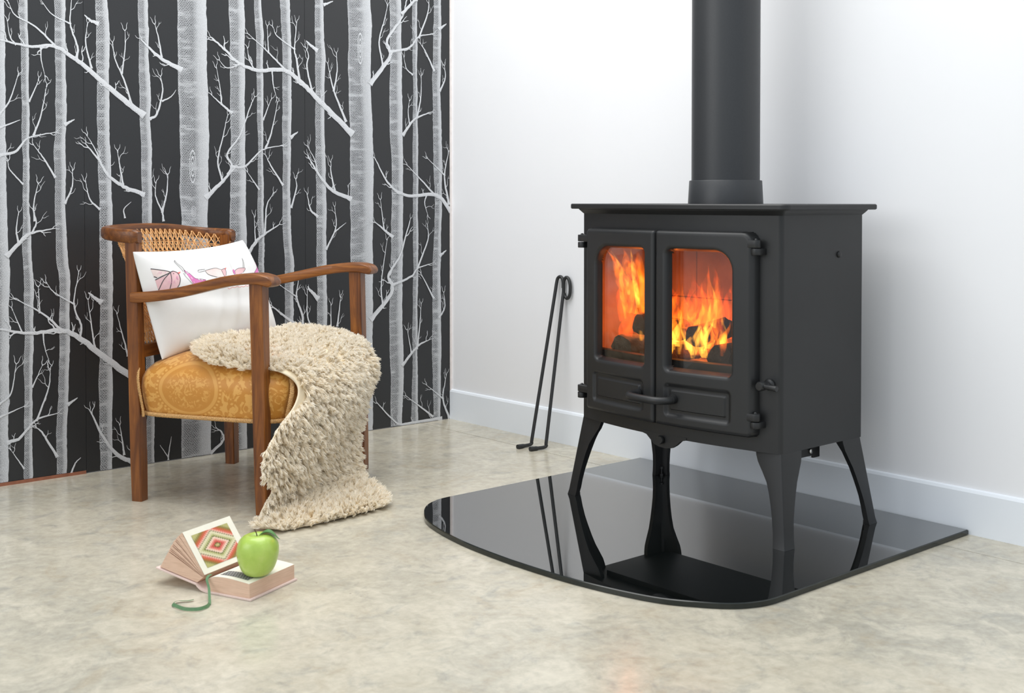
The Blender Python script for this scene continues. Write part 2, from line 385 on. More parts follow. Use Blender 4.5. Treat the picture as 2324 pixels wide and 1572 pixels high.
TRUNKS = [[(1.27,-1.526,-1.479),(1.08,-1.528,-1.477),(0.87,-1.527,-1.477),(0.7,-1.529,-1.477),(0.56,-1.524,-1.469),(0.39,-1.527,-1.474),(0.12,-1.532,-1.477)],[(1.28,-1.44,-1.419),(1.16,-1.438,-1.416),(0.99,-1.435,-1.417),(0.81,-1.435,-1.417),(0.72,-1.435,-1.417),(0.62,-1.436,-1.414),(0.55,-1.435,-1.41),(0.39,-1.433,-1.41),(0.23,-1.436,-1.414),(0.09,-1.437,-1.416)],[(1.29,-1.349,-1.319),(1.13,-1.347,-1.319),(1.05,-1.345,-1.316),(0.96,-1.348,-1.318),(0.87,-1.353,-1.322),(0.79,-1.35,-1.322),(0.72,-1.35,-1.323),(0.6,-1.35,-1.316),(0.55,-1.342,-1.311),(0.46,-1.339,-1.313),(0.28,-1.344,-1.316),(0.12,-1.351,-1.322),(0.03,-1.352,-1.324)],[(1.3,-1.236,-1.203),(1.23,-1.234,-1.197),(1.14,-1.234,-1.199),(1.0,-1.234,-1.199),(0.88,-1.232,-1.196),(0.72,-1.229,-1.193),(0.55,-1.229,-1.192),(0.47,-1.229,-1.191),(0.35,-1.231,-1.195),(0.14,-1.234,-1.196),(0.03,-1.232,-1.197)],[(1.31,-1.114,-1.084),(1.15,-1.113,-1.084),(1.03,-1.111,-1.078),(0.98,-1.11,-1.08),(0.88,-1.109,-1.075),(0.72,-1.105,-1.078),(0.32,-1.099,-1.075),(0.06,-1.095,-1.073)],[(1.33,-0.998,-0.906),(1.25,-0.996,-0.904),(1.12,-0.995,-0.905),(0.95,-0.992,-0.9),(0.87,-0.99,-0.902),(0.77,-0.992,-0.902),(0.7,-0.988,-0.906),(0.43,-0.989,-0.9),(0.11,-0.992,-0.899)],[(1.34,-0.834,-0.783),(1.21,-0.832,-0.783),(1.02,-0.83,-0.782),(0.83,-0.831,-0.782),(0.71,-0.833,-0.781),(0.62,-0.837,-0.778),(0.42,-0.832,-0.779),(0.08,-0.831,-0.781)],[(1.35,-0.75,-0.726),(1.25,-0.746,-0.72),(1.14,-0.743,-0.722),(1.02,-0.741,-0.72),(0.89,-0.74,-0.722),(0.71,-0.741,-0.722),(0.61,-0.74,-0.719),(0.42,-0.738,-0.718),(0.1,-0.74,-0.719)],[(1.36,-0.663,-0.629),(1.25,-0.655,-0.623),(1.09,-0.655,-0.624),(0.92,-0.655,-0.626),(0.71,-0.656,-0.629),(0.6,-0.652,-0.624),(0.55,-0.649,-0.617),(0.41,-0.649,-0.619),(0.09,-0.648,-0.622)],[(1.37,-0.54,-0.509),(1.25,-0.538,-0.506),(1.2,-0.537,-0.502),(1.03,-0.539,-0.506),(0.85,-0.537,-0.502),(0.71,-0.536,-0.5),(0.55,-0.535,-0.499),(0.44,-0.534,-0.498),(0.1,-0.538,-0.503)],[(1.39,-0.419,-0.332),(1.32,-0.416,-0.327),(1.16,-0.417,-0.331),(1.02,-0.412,-0.326),(0.97,-0.411,-0.323),(0.83,-0.41,-0.321),(0.71,-0.41,-0.322),(0.57,-0.41,-0.324),(0.31,-0.403,-0.326),(0.23,-0.403,-0.323),(0.04,-0.404,-0.326)],[(1.4,-0.256,-0.21),(1.32,-0.254,-0.208),(1.07,-0.257,-0.207),(0.97,-0.255,-0.204),(0.83,-0.248,-0.202),(0.71,-0.249,-0.204),(0.54,-0.254,-0.205),(0.39,-0.258,-0.207),(0.27,-0.26,-0.205),(0.17,-0.254,-0.202),(0.04,-0.254,-0.208)],[(1.41,-0.165,-0.145),(1.19,-0.162,-0.144),(0.97,-0.162,-0.142),(0.8,-0.163,-0.141),(0.59,-0.161,-0.141),(0.39,-0.164,-0.145),(0.17,-0.166,-0.144),(0.09,-0.17,-0.144)],[(1.42,-0.075,-0.043),(1.28,-0.077,-0.044),(1.13,-0.081,-0.048),(0.95,-0.078,-0.04),(0.71,-0.071,-0.043),(0.5,-0.081,-0.047),(0.19,-0.083,-0.045),(0.04,-0.078,-0.048)]]
BRANCHES = [([(-1.106,0.992),(-1.178,1.043),(-1.245,1.097),(-1.299,1.135),(-1.352,1.161),(-1.418,1.155),(-1.49,1.166)],0.0091),([(-1.134,1.016),(-1.158,1.087),(-1.182,1.14),(-1.188,1.178)],0.0033),([(-1.162,1.103),(-1.153,1.169),(-1.153,1.22)],0.0025),([(-1.289,1.136),(-1.287,1.166),(-1.306,1.225),(-1.302,1.29)],0.004),([(-1.306,1.225),(-1.355,1.246),(-1.384,1.281)],0.0024),([(-1.249,1.112),(-1.264,1.176),(-1.26,1.222)],0.0032),([(-1.35,1.165),(-1.399,1.209),(-1.45,1.233),(-1.466,1.261)],0.0031),([(-1.385,1.154),(-1.384,1.121),(-1.375,1.081)],0.0023),([(-1.451,1.158),(-1.465,1.177),(-1.471,1.216)],0.0023),([(-0.991,1.126),(-1.051,1.154),(-1.104,1.197)],0.0076),([(-1.046,1.158),(-1.054,1.205),(-1.065,1.246)],0.0033),([(-0.906,0.76),(-0.856,0.806),(-0.815,0.848)],0.0077),([(-0.838,0.827),(-0.826,0.852),(-0.842,0.885),(-0.801,0.94),(-0.768,1.021),(-0.751,1.059)],0.0044),([(-0.827,0.848),(-0.783,0.85),(-0.726,0.9),(-0.659,0.915)],0.0044),([(-0.712,0.909),(-0.692,0.961),(-0.675,1.038)],0.0036),([(-0.859,0.81),(-0.872,0.863),(-0.856,0.934),(-0.842,0.992)],0.0035),([(-1.105,0.766),(-1.16,0.787),(-1.204,0.818),(-1.231,0.86),(-1.262,0.897)],0.0066),([(-1.162,0.795),(-1.17,0.841),(-1.176,0.88)],0.0033),([(-1.224,0.852),(-1.243,0.894),(-1.262,0.924)],0.0024),([(-1.079,0.98),(-1.06,0.994),(-1.043,1.059),(-1.049,1.1)],0.0042),([(-1.043,1.031),(-1.017,1.045),(-1.002,1.065)],0.0025),([(-1.043,0.692),(-1.047,0.716),(-1.066,0.76),(-1.065,0.796)],0.0034),([(-1.046,0.716),(-1.032,0.772),(-1.029,0.822)],0.0034),([(-1.233,1.234),(-1.252,1.24),(-1.267,1.253)],0.0056),([(-1.319,0.954),(-1.296,0.968)],0.0048),([(-1.492,0.866),(-1.453,0.877),(-1.42,0.913),(-1.352,0.93)],0.0046),([(-1.405,0.923),(-1.387,0.972),(-1.371,1.051)],0.0031),([(-1.492,0.938),(-1.44,0.96)],0.0031),([(-1.491,0.974),(-1.466,1.012),(-1.446,1.074)],0.0031),([(-1.416,1.011),(-1.399,1.049),(-1.393,1.066)],0.0023),([(-1.351,0.812),(-1.38,0.86),(-1.406,0.895)],0.0032),([(-1.436,0.792),(-1.468,0.829),(-1.473,0.851)],0.0023),([(-1.323,0.742),(-1.304,0.786),(-1.303,0.828)],0.0032),([(-1.405,0.696),(-1.407,0.737),(-1.395,0.793)],0.0031),([(-1.23,0.725),(-1.256,0.752),(-1.267,0.798)],0.0032),([(-1.157,0.701),(-1.159,0.724),(-1.138,0.744)],0.0025),([(-0.409,0.965),(-0.483,1.026),(-0.549,1.079),(-0.599,1.12),(-0.648,1.146),(-0.739,1.14),(-0.8,1.155),(-0.845,1.19),(-0.89,1.224)],0.0103),([(-0.8,1.152),(-0.841,1.139),(-0.866,1.16)],0.0026),([(-0.596,1.118),(-0.606,1.184),(-0.613,1.213),(-0.605,1.294)],0.0045),([(-0.613,1.213),(-0.672,1.247),(-0.686,1.271)],0.0027),([(-0.648,1.149),(-0.701,1.194),(-0.767,1.243)],0.0036),([(-0.703,1.196),(-0.707,1.267)],0.0027),([(-0.753,1.143),(-0.769,1.171),(-0.774,1.202)],0.0026),([(-0.691,1.139),(-0.687,1.097),(-0.677,1.063)],0.0027),([(-0.551,1.088),(-0.569,1.161),(-0.563,1.196),(-0.573,1.221)],0.0037),([(-0.428,1.002),(-0.472,1.097),(-0.492,1.171)],0.0047),([(-0.471,1.095),(-0.459,1.155),(-0.461,1.206)],0.0037),([(-0.536,1.218),(-0.558,1.231),(-0.571,1.243)],0.0064),([(-0.504,1.362),(-0.473,1.375)],0.0046),([(-0.328,1.13),(-0.268,1.2),(-0.254,1.229),(-0.265,1.274),(-0.206,1.353),(-0.188,1.41)],0.0086),([(-0.251,1.234),(-0.177,1.254),(-0.137,1.294),(-0.081,1.306)],0.0048),([(-0.137,1.292),(-0.102,1.372),(-0.096,1.42)],0.0039),([(-0.284,1.19),(-0.298,1.262),(-0.278,1.332),(-0.264,1.383)],0.0038),([(-0.413,0.754),(-0.483,0.783),(-0.529,0.831),(-0.565,0.883)],0.0075),([(-0.47,0.783),(-0.483,0.836),(-0.483,0.867)],0.0037),([(-0.532,0.835),(-0.542,0.874),(-0.565,0.911)],0.0028),([(-0.201,0.967),(-0.155,1.018),(-0.091,1.044)],0.0058),([(-0.146,1.025),(-0.131,1.089),(-0.128,1.164)],0.0039),([(-0.177,0.999),(-0.183,1.04),(-0.178,1.077)],0.0029),([(-0.076,1.187),(-0.108,1.241),(-0.131,1.271)],0.004),([(-0.049,1.328),(-0.022,1.347)],0.006),([(-0.049,1.12),(-0.028,1.161),(-0.031,1.204)],0.004),([(-0.166,1.166),(-0.189,1.183),(-0.2,1.219)],0.0029),([(0.005,0.716),(-0.067,0.766),(-0.184,0.764),(-0.258,0.798),(-0.313,0.879)],0.008),([(-0.073,0.766),(-0.126,0.813),(-0.187,0.864)],0.004),([(-0.013,0.738),(-0.031,0.828),(-0.013,0.915)],0.005),([(-0.031,0.833),(-0.103,0.889)],0.003),([(-0.109,0.762),(-0.115,0.738),(-0.103,0.7)],0.003),([(-0.657,0.797),(-0.697,0.854),(-0.712,0.881)],0.0036),([(-0.624,0.944),(-0.602,0.96)],0.0054),([(-0.625,0.728),(-0.608,0.787),(-0.61,0.813)],0.0036),([(-0.738,0.782),(-0.776,0.832)],0.0027),([(-0.721,0.993),(-0.697,1.05)],0.0027),([(-0.829,1.009),(-0.86,1.031),(-0.891,1.056)],0.0044),([(-0.86,1.031),(-0.864,1.074),(-0.875,1.135)],0.0026),([(-1.474,0.606),(-1.43,0.652),(-1.411,0.662),(-1.359,0.672)],0.0062),([(-1.411,0.664),(-1.401,0.69),(-1.408,0.718)],0.0031),([(-1.448,0.638),(-1.453,0.671),(-1.448,0.709)],0.0031),([(-1.126,0.241),(-1.213,0.31),(-1.283,0.37),(-1.337,0.398),(-1.413,0.394),(-1.496,0.412)],0.0108),([(-1.286,0.375),(-1.283,0.409),(-1.302,0.464),(-1.289,0.547)],0.004),([(-1.302,0.467),(-1.355,0.501),(-1.374,0.526)],0.0024),([(-1.342,0.403),(-1.384,0.445),(-1.454,0.487)],0.004),([(-1.394,0.45),(-1.397,0.518)],0.0024),([(-1.441,0.401),(-1.464,0.459)],0.0023),([(-1.385,0.392),(-1.383,0.363),(-1.371,0.319)],0.0024),([(-1.246,0.347),(-1.253,0.397),(-1.263,0.477)],0.0032),([(-1.23,0.47),(-1.248,0.483),(-1.262,0.496)],0.0065),([(-1.138,0.012),(-1.185,0.041),(-1.225,0.097),(-1.26,0.171)],0.0074),([(-1.164,0.039),(-1.169,0.08),(-1.176,0.121)],0.0033),([(-1.476,0.113),(-1.448,0.121),(-1.406,0.163),(-1.353,0.174)],0.0054),([(-1.403,0.163),(-1.372,0.246),(-1.367,0.294)],0.0031),([(-1.498,0.182),(-1.438,0.203)],0.0031),([(-1.498,0.217),(-1.47,0.242),(-1.456,0.317)],0.0031),([(-1.317,0.197),(-1.294,0.211)],0.0048),([(-1.414,0.253),(-1.388,0.308)],0.0023),([(-1.352,0.06),(-1.387,0.123),(-1.406,0.144)],0.004),([(-1.439,0.039),(-1.471,0.091)],0.0023),([(-1.313,0.005),(-1.301,0.033),(-1.286,0.046)],0.0032),([(-1.152,0.315),(-1.162,0.356),(-1.182,0.432)],0.0033),([(-0.328,0.367),(-0.263,0.43),(-0.247,0.466),(-0.263,0.504),(-0.217,0.567),(-0.177,0.679)],0.0086),([(-0.247,0.469),(-0.171,0.495),(-0.144,0.521),(-0.083,0.536)],0.0048),([(-0.144,0.524),(-0.103,0.613),(-0.103,0.657)],0.0039),([(-0.286,0.399),(-0.292,0.479),(-0.269,0.617)],0.0038),([(-0.205,0.205),(-0.145,0.26),(-0.097,0.278)],0.0058),([(-0.148,0.254),(-0.138,0.319),(-0.131,0.395)],0.0039),([(-0.172,0.243),(-0.188,0.317)],0.0029),([(-0.014,-0.002),(-0.039,0.073),(-0.025,0.15)],0.005),([(-0.039,0.073),(-0.108,0.125)],0.003),([(-0.049,-0.003),(-0.179,-0.001),(-0.232,0.013),(-0.309,0.087)],0.006),([(-0.084,0.018),(-0.189,0.095)],0.004),([(-0.08,0.42),(-0.131,0.502)],0.004),([(-0.052,0.352),(-0.031,0.384),(-0.035,0.434)],0.004),([(-0.048,0.562),(-0.024,0.578)],0.006),([(-0.5,0.596),(-0.466,0.662),(-0.469,0.719)],0.0037),([(-0.469,0.649),(-0.427,0.677)],0.0028),([(-0.535,0.699),(-0.558,0.719),(-0.57,0.765)],0.0046),([(-0.77,0.596),(-0.746,0.627),(-0.718,0.646),(-0.668,0.675)],0.0062),([(-0.751,0.622),(-0.754,0.696)],0.0027),([(-0.718,0.651),(-0.712,0.73),(-0.692,0.765)],0.0036),([(-0.25,0.63),(-0.314,0.676)],0.0058),([(-0.282,0.657),(-0.295,0.75)],0.0029),([(-0.589,0.353),(-0.589,0.391),(-0.609,0.448),(-0.603,0.498)],0.0055),([(-0.583,0.35),(-0.641,0.384),(-0.697,0.428)],0.0064),([(-0.609,0.45),(-0.663,0.486)],0.0027),([(-0.554,0.348),(-0.571,0.39),(-0.571,0.461)],0.0037),([(-0.536,0.444),(-0.559,0.466),(-0.57,0.48)],0.0074),([(-0.485,0.349),(-0.485,0.416)],0.0028),([(-0.461,0.352),(-0.449,0.439)],0.0037),([(-0.897,0.008),(-0.861,0.036),(-0.865,0.062),(-0.881,0.076)],0.0052),([(-1.033,0.004),(-1.035,0.014),(-1.058,0.05)],0.0025),([(-1.033,0.014),(-1.023,0.07)],0.0025)]
BIRD_FILLS = [('pale',[(0.03,0.816),(0.06,0.798),(0.122,0.755),(0.082,0.739),(0.044,0.727),(0.03,0.734),(0.03,0.756)]),
('pink',[(0.03,0.708),(0.114,0.738),(0.128,0.759),(0.15,0.759),(0.166,0.73),(0.162,0.683),(0.146,0.635),(0.123,0.592),(0.101,0.558),(0.034,0.57),(0.03,0.618)]),
('red',[(0.168,0.744),(0.191,0.745),(0.169,0.723)]),
('magenta',[(0.223,0.763),(0.248,0.716),(0.268,0.658),(0.315,0.64),(0.346,0.623),(0.279,0.584),(0.243,0.591),(0.23,0.657)]),
('pale',[(0.383,0.727),(0.464,0.735),(0.496,0.702),(0.489,0.632),(0.441,0.639),(0.39,0.679)]),
('pink',[(0.498,0.707),(0.534,0.715),(0.537,0.681),(0.514,0.637),(0.49,0.637)]),
('red',[(0.534,0.715),(0.554,0.721),(0.54,0.7)]),
('pink',[(0.652,0.682),(0.694,0.7),(0.768,0.691),(0.729,0.653),(0.664,0.637),(0.636,0.646)]),
('magenta',[(0.606,0.67),(0.634,0.696),(0.648,0.688),(0.63,0.642),(0.597,0.647)]),
('red',[(0.6,0.663),(0.606,0.67),(0.599,0.647),(0.589,0.649)]),
('magenta',[(0.857,0.632),(0.931,0.684),(0.985,0.72),(0.985,0.763),(0.925,0.628)])]
BIRD_LINES = [(3,[(0.03,0.816),(0.06,0.798),(0.101,0.774),(0.121,0.754),(0.076,0.732),(0.03,0.708)]),(3,[(0.03,0.741),(0.041,0.724)]),(2.4,[(0.121,0.754),(0.067,0.693),(0.03,0.612)]),(2.4,[(0.121,0.754),(0.108,0.68),(0.081,0.59)]),(2.6,[(0.121,0.754),(0.145,0.761),(0.165,0.734),(0.162,0.683),(0.144,0.627),(0.123,0.592)]),(1.5,[(0.197,0.871),(0.202,0.837),(0.221,0.795),(0.224,0.762),(0.214,0.715)]),(1.5,[(0.197,0.871),(0.19,0.848),(0.208,0.775),(0.211,0.742)]),(1.5,[(0.204,0.73),(0.207,0.681),(0.235,0.586)]),(1.4,[(0.223,0.763),(0.248,0.716),(0.268,0.658),(0.315,0.64),(0.346,0.623)]),(1.4,[(0.384,0.739),(0.333,0.741),(0.328,0.719),(0.381,0.723)]),(1.4,[(0.383,0.727),(0.464,0.735),(0.498,0.707),(0.534,0.715),(0.537,0.681),(0.514,0.637)]),(1.4,[(0.381,0.723),(0.39,0.679),(0.44,0.636)]),(1.2,[(0.496,0.702),(0.489,0.632)]),(1.4,[(0.783,0.802),(0.744,0.697)]),(1.4,[(0.783,0.802),(0.78,0.772),(0.758,0.695)]),(1.4,[(0.636,0.646),(0.652,0.682),(0.694,0.7),(0.768,0.691),(0.729,0.653)]),(1.4,[(0.857,0.632),(0.931,0.684),(0.985,0.72)])]
STITCH = [(0.499,0.505),(0.512,0.494),(0.531,0.504),(0.544,0.493),(0.564,0.503),(0.577,0.492),(0.597,0.503),(0.611,0.492),(0.632,0.502),(0.646,0.492),(0.668,0.502),(0.683,0.492),(0.706,0.502)]

# ------------------------------------------------------------------ the room
mb = MB(); mb.box(0, 5.2, -6.0, -.1325, -.06, 0)
floor = structure(mb.build('floor', m_floor, smooth=False), 'mottled polished concrete floor')
mb = MB(); mb.box(0, 5.2, -.1300, 0, -.06, 0)
mb.build('border_slab', m_floor, floor, smooth=False)
mb = MB(); mb.box(-.12, -.004, -4.2, .12, -.06, 2.7)
wall_left = structure(mb.build('wall_left', m_wall, smooth=False), 'left wall hung with a dark tree patterned wallpaper')
mb = MB(); mb.box(-.004, 5.2, 0, .12, -.06, 2.7)
wall_right = structure(mb.build('wall_right', m_wall, smooth=False), 'white painted wall behind the stove')
mb = MB(); mb.prism([(0, 0), (-.009, 0), (-.009, .094), (-.006, .100), (0, .102)], lambda y, z: (.001, y, z), lambda y, z: (5.2, y, z))
structure(mb.build('baseboard_right', m_skirt, smooth=False), 'plain pale blue-white baseboard')
mb = MB(); mb.box(-.004, .004, -.0075, 0, 0, 2.7)
structure(mb.build('trim_1', m_pink, smooth=False))
mb = MB(); mb.box(-.004, .0035, -1.962, -1.272, 0, .008)
structure(mb.build('trim_2', m_red, smooth=False))

def ribbon(mb, uvm, uvn, left, right, x):
    """flat printed strip between two outlines given as (y,z) lists"""
    b = len(mb.v); n = len(left)
    for (a, c), (d, e) in zip(left, right):
        mb.v.append((x, a, c)); uvm.append((a, c)); uvn.append((0, c))
        mb.v.append((x, d, e)); uvm.append((d, e)); uvn.append((1, e))
    for i in range(n - 1):
        mb.f.append((b + 2 * i, b + 2 * i + 1, b + 2 * i + 3, b + 2 * i + 2)); mb.mi.append(mb.cur)
def with_uv(o, **layers):
    me = o.data; vi = np.empty(len(me.loops), int); me.loops.foreach_get('vertex_index', vi)
    for nm, uv in layers.items():
        l = me.uv_layers.new(name=nm); l.data.foreach_set('uv', np.array(uv, np.float32)[vi].ravel())

edges = [(-2.660, -1.966), (-1.9655, -1.2705), (-1.2695, -.5765), (-.5755, -.0076)]
prints = []
for a, b in edges:
    mb = MB(); mb.box(-.004, 0, a, b, .009 if b < -1.2 else .002, 2.7)
    st = mb.build('wallpaper_strip', m_paper, wall_left, smooth=False)
    prints.append((st, MB(), [], []))
def strip_of(y):
    for i, (a, b) in enumerate(edges):
        if y <= b + .0006: return i
    return 3
ZT = 2.69
def trunk(rows, layer, dy=0.0):
    rows = sorted(rows); z0 = rows[0][0]
    zs = [r[0] for r in rows]; L = [r[1] + dy for r in rows]; R = [r[2] + dy for r in rows]
    w = np.mean(np.array(R) - np.array(L)); i = strip_of((L[0] + R[0]) / 2); st, mb, um, un = prints[i]
    zz = [.009 if i < 2 else .002]
    while zz[-1] < ZT: zz.append(zz[-1] + random.uniform(.005, .014))
    zz[-1] = ZT; left = []; right = []; lo, hi = edges[i]
    ph = random.random() * 6
    for z in zz:
        top = max(0, z - zs[-1])
        l = np.interp(z, zs, L) + .006 * sin(top * 9 + ph) * min(1, top * 4); r = np.interp(z, zs, R) + .006 * sin(top * 8 + ph + .6) * min(1, top * 4)
        l += random.gauss(0, .0005) + .0016 * sin(z * 31 + ph * 3) * sin(z * 11 + ph); r += random.gauss(0, .0005) + .0016 * sin(z * 27 + ph * 5) * sin(z * 13 + ph)
        left.append((min(max(l, lo), hi), z)); right.append((min(max(r, lo), hi), z))
    mb.cur = 0 if w > .03 else 1
    ribbon(mb, um, un, left, right, .0002 + .00003 * layer)
    return i
def knot(y, z, w, h, i, x):
    st, mb, um, un = prints[i]; mb.cur = 2
    for k, s in enumerate((1, .62, .28)):
        pts = [(y + w * s * cos(t), z + h * s * sin(t)) for t in np.linspace(0, 2 * pi, 15)]
        inn = [(y + w * (s - .16) * cos(t), z + h * (s - .12) * sin(t)) for t in np.linspace(0, 2 * pi, 15)]
        ribbon(mb, um, un, pts, inn, x)
def limb(P, w, i, x, tip=.15, ext=0):
    st, mb, um, un = prints[i]; mb.cur = 2
    C = np.array(spline(P, 7))
    if ext: C = np.concatenate([[C[0] - (C[2] - C[0]) / (np.linalg.norm(C[2] - C[0]) + 1e-9) * ext], C])
    n = len(C); C[1:-1] += RNG.normal(0, w * .10, (n - 2, 2))
    T = np.gradient(C, axis=0); T /= np.linalg.norm(T, axis=1)[:, None] + 1e-9
    N = np.stack([-T[:, 1], T[:, 0]], 1)
    f = np.linspace(0, 1, n); half = w * (tip + (1 - tip) * (1 - f) ** .8)
    half[0] *= 1.35; half[1] *= 1.2
    A = C + N * half[:, None]; B = C - N * half[:, None]
    if T[n // 2, 0] > 0: A, B = B, A
    ribbon(mb, um, un, A.tolist(), B.tolist(), x)
    return C, T
def twig(p, d, length, w, i, x, depth=0):
    d = np.array(d) / (np.linalg.norm(d) + 1e-9); side = random.choice((-1, 1)); nrm = np.array([-d[1], d[0]]) * side
    P = [p, p + d * length * .35 + nrm * length * .10, p + d * length * .7 + nrm * length * .02 + np.array([0, .03]) * length, p + d * length + nrm * length * .08 + np.array([0, .15]) * length]
    x = x + .00004 + random.random() * .00003; C, T = limb(P, w, i, x, .3)
    if depth < 2:
        for k in range(2 if depth == 0 else 1):
            j = int(len(C) * random.uniform(.35, .85)); s = random.choice((-1, 1)); a = s * radians(random.uniform(28, 55))
            t = T[j]; dd = (t[0] * cos(a) - t[1] * sin(a), t[0] * sin(a) + t[1] * cos(a))
            twig(C[j], dd, length * random.uniform(.4, .65), w * .7, i, x, depth + 1)
for k, rows in enumerate(sorted(TRUNKS, key=lambda r: r[0][2] - r[0][1])):
    i = trunk(rows, k)
    if rows[0][1] > -1.27 and rows[0][2] < -.58:
        trunk(rows, k, -1.389)
        if rows[0][1] < -.9: trunk(rows, k, -.694)
    w = np.mean([r[2] - r[1] for r in rows])
    for q in range(2 if w > .06 else 1):
        z = random.uniform(.15, 1.25); j = np.argmin([abs(r[0] - z) for r in rows]); r = rows[j]
        knot(r[1] + (r[2] - r[1]) * random.uniform(.45, .7), z, w * .07 + .002, (.010 if w < .06 else .016), strip_of((r[1] + r[2]) / 2), .0010)
knot(-0.952, 0.846, .011, .050, 2, .00105); knot(-0.371, 1.235, .011, .052, 3, .00105)
lay = .0012
more = []
for P, w in BRANCHES:                                     # the print repeats above and to the left of the chair
    for dy, dz in ((0, 1.16), (-1.389, 0), (-1.389, 1.16)):
        Q = [(y + dy, z + dz) for y, z in P]
        if max(z for y, z in Q) < 2.66 and (dz == 0 or min(z for y, z in Q) > 1.36) and (dy == 0 or (max(y for y, z in Q) < -1.52 and min(y for y, z in Q) > -2.64)): more.append((Q, w))
for P, w in BRANCHES + more:
    i = strip_of(min(P[0][0], edges[3][1])); lay += .000009
    lo, hi = edges[3]
    P = [(min(y, hi - .002), max(z, .006)) for y, z in P]
    C, T = limb(P, w * .9, i, lay, .22, w * 1.1)
    length = np.sum(np.linalg.norm(np.diff(C, axis=0), axis=1))
    if length < .06: continue
    m = int(length / .042)
    for k in range(m):
        j = int(len(C) * (k + random.uniform(.4, 1)) / (m + .2)); j = min(j, len(C) - 1)
        a = random.choice((-1, 1)) * radians(random.uniform(30, 60)); t = T[j]
        d = np.array((t[0] * cos(a) - t[1] * sin(a), t[0] * sin(a) + t[1] * cos(a)))
        d[1] = d[1] + .45
        twig(C[j], d, random.uniform(.018, .042), max(.0009, w * .22), i, lay, 1)
    t = T[-1]
    for s in (-1, 1):
        a = s * radians(random.uniform(14, 28)); twig(C[-1], (t[0] * cos(a) - t[1] * sin(a), t[0] * sin(a) + t[1] * cos(a)), .022, .0011, i, lay, 2)
for st, mb, um, un in prints:
    if not mb.v: continue
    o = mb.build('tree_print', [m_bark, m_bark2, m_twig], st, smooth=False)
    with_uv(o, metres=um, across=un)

# ------------------------------------------------------------------ hearth
hearth = thing('hearth_plate', 'black glass hearth plate with a bowed front edge lying under the stove', 'hearth', (1.393, -.45, 0))
def hearth_outline():
    half = [(1.0, -.012), (1.0, -.715)]
    crv = [(.989, -.765), (.965, -.805), (.925, -.840), (.862, -.880), (.775, -.907), (.675, -.925), (.59, -.932), (.5, -.935)]
    pts = spline([(1.0, -.60), (1.0, -.715)] + crv, 5)[5:]
    right = [(1.0, -.014)] + [tuple(p) for p in pts]
    left = [(1 - x, y) for x, y in reversed(right[:-1])]
    return [(.893 + x, y) for x, y in right + left]
HO = hearth_outline()
def inset(poly, d):
    n = len(poly); out = []
    for i in range(n):
        a, b, c = Vector(poly[i - 1]), Vector(poly[i]), Vector(poly[(i + 1) % n])
        t1 = (b - a).normalized(); t2 = (c - b).normalized(); n1 = Vector((-t1.y, t1.x)); n2 = Vector((-t2.y, t2.x))
        m = (n1 + n2).normalized(); k = d / max(.4, m.dot(n1)); out.append((b.x + m.x * k, b.y + m.y * k))
    return out
ar = sum(HO[i - 1][0] * HO[i][1] - HO[i][0] * HO[i - 1][1] for i in range(len(HO)))
if ar < 0: HO.reverse()
I2 = inset(HO, .002)
mb = MB(); mb.rings([[(x, y, 0.0003) for x, y in I2], [(x, y, .0015) for x, y in HO], [(x, y, .0102) for x, y in HO], [(x, y, .0118) for x, y in I2]], cap=False)
mb.build('polished_edge', m_edge, hearth, angle=25)
mb = MB(); mb.add([(x, y, .012) for x, y in inset(HO, .0018)], [tuple(range(len(HO)))])
mb.add([(x, y, .0004) for x, y in inset(HO, .003)], [tuple(reversed(range(len(HO))))])
mb.build('glass_sheet', m_hearth, hearth, smooth=False)

# ------------------------------------------------------------------ stove
SX = 1.3965
stove = thing('stove', 'black cast iron two door wood stove on four splayed legs', 'stove', (SX, -.29, .012))
def bow(x): return -.44 - .04 * (1 - ((x - SX) / .302) ** 2)
XL, XR, YB = SX - .302, SX + .302, -.1415
# body walls
def corner(cx, cy, a0, a1, r=.012, n=5): return [(cx + r * cos(a0 + (a1 - a0) * k / n), cy + r * sin(a0 + (a1 - a0) * k / n)) for k in range(n + 1)]
r_ = .012
front = [(x, bow(x)) for x in np.linspace(XL + r_, XR - r_, 29)]
plan = corner(XL + r_, bow(XL + r_) + r_, pi, 1.5 * pi)[:-1] + front + corner(XR - r_, bow(XR - r_) + r_, 1.5 * pi, 2 * pi)[1:] + [(XR, YB), (XL, YB)]
mb = MB(); ZS = [.208, .352, .655, .727]; n = len(plan)
for z in ZS: mb.v += [(x, y, z) for x, y in plan]
for k in range(3):
    for i in range(n):
        j = (i + 1) % n; mx = (plan[i][0] + plan[j][0]) / 2; my = (plan[i][1] + plan[j][1]) / 2
        if k == 1 and 1.175 < mx < 1.618 and my < -.40: continue
        mb.f.append((k * n + i, k * n + j, (k + 1) * n + j, (k + 1) * n + i)); mb.mi.append(0)
mb.f.append(tuple(reversed(range(n)))); mb.mi.append(0); mb.f.append(tuple(3 * n + i for i in range(n))); mb.mi.append(0)
# moulding under the plate
ins = lambda d, z: [(SX + (x - SX) * (1 + d / .302), (y + .29) * (1 + d / .15) - .29, z) for x, y in plan]
mb.rings([ins(0.0005, .716), ins(.0035, .7195), ins(.009, .7262), ins(.009, .7275)], cap=False)
body = mb.build('body', m_iron, stove, angle=40)
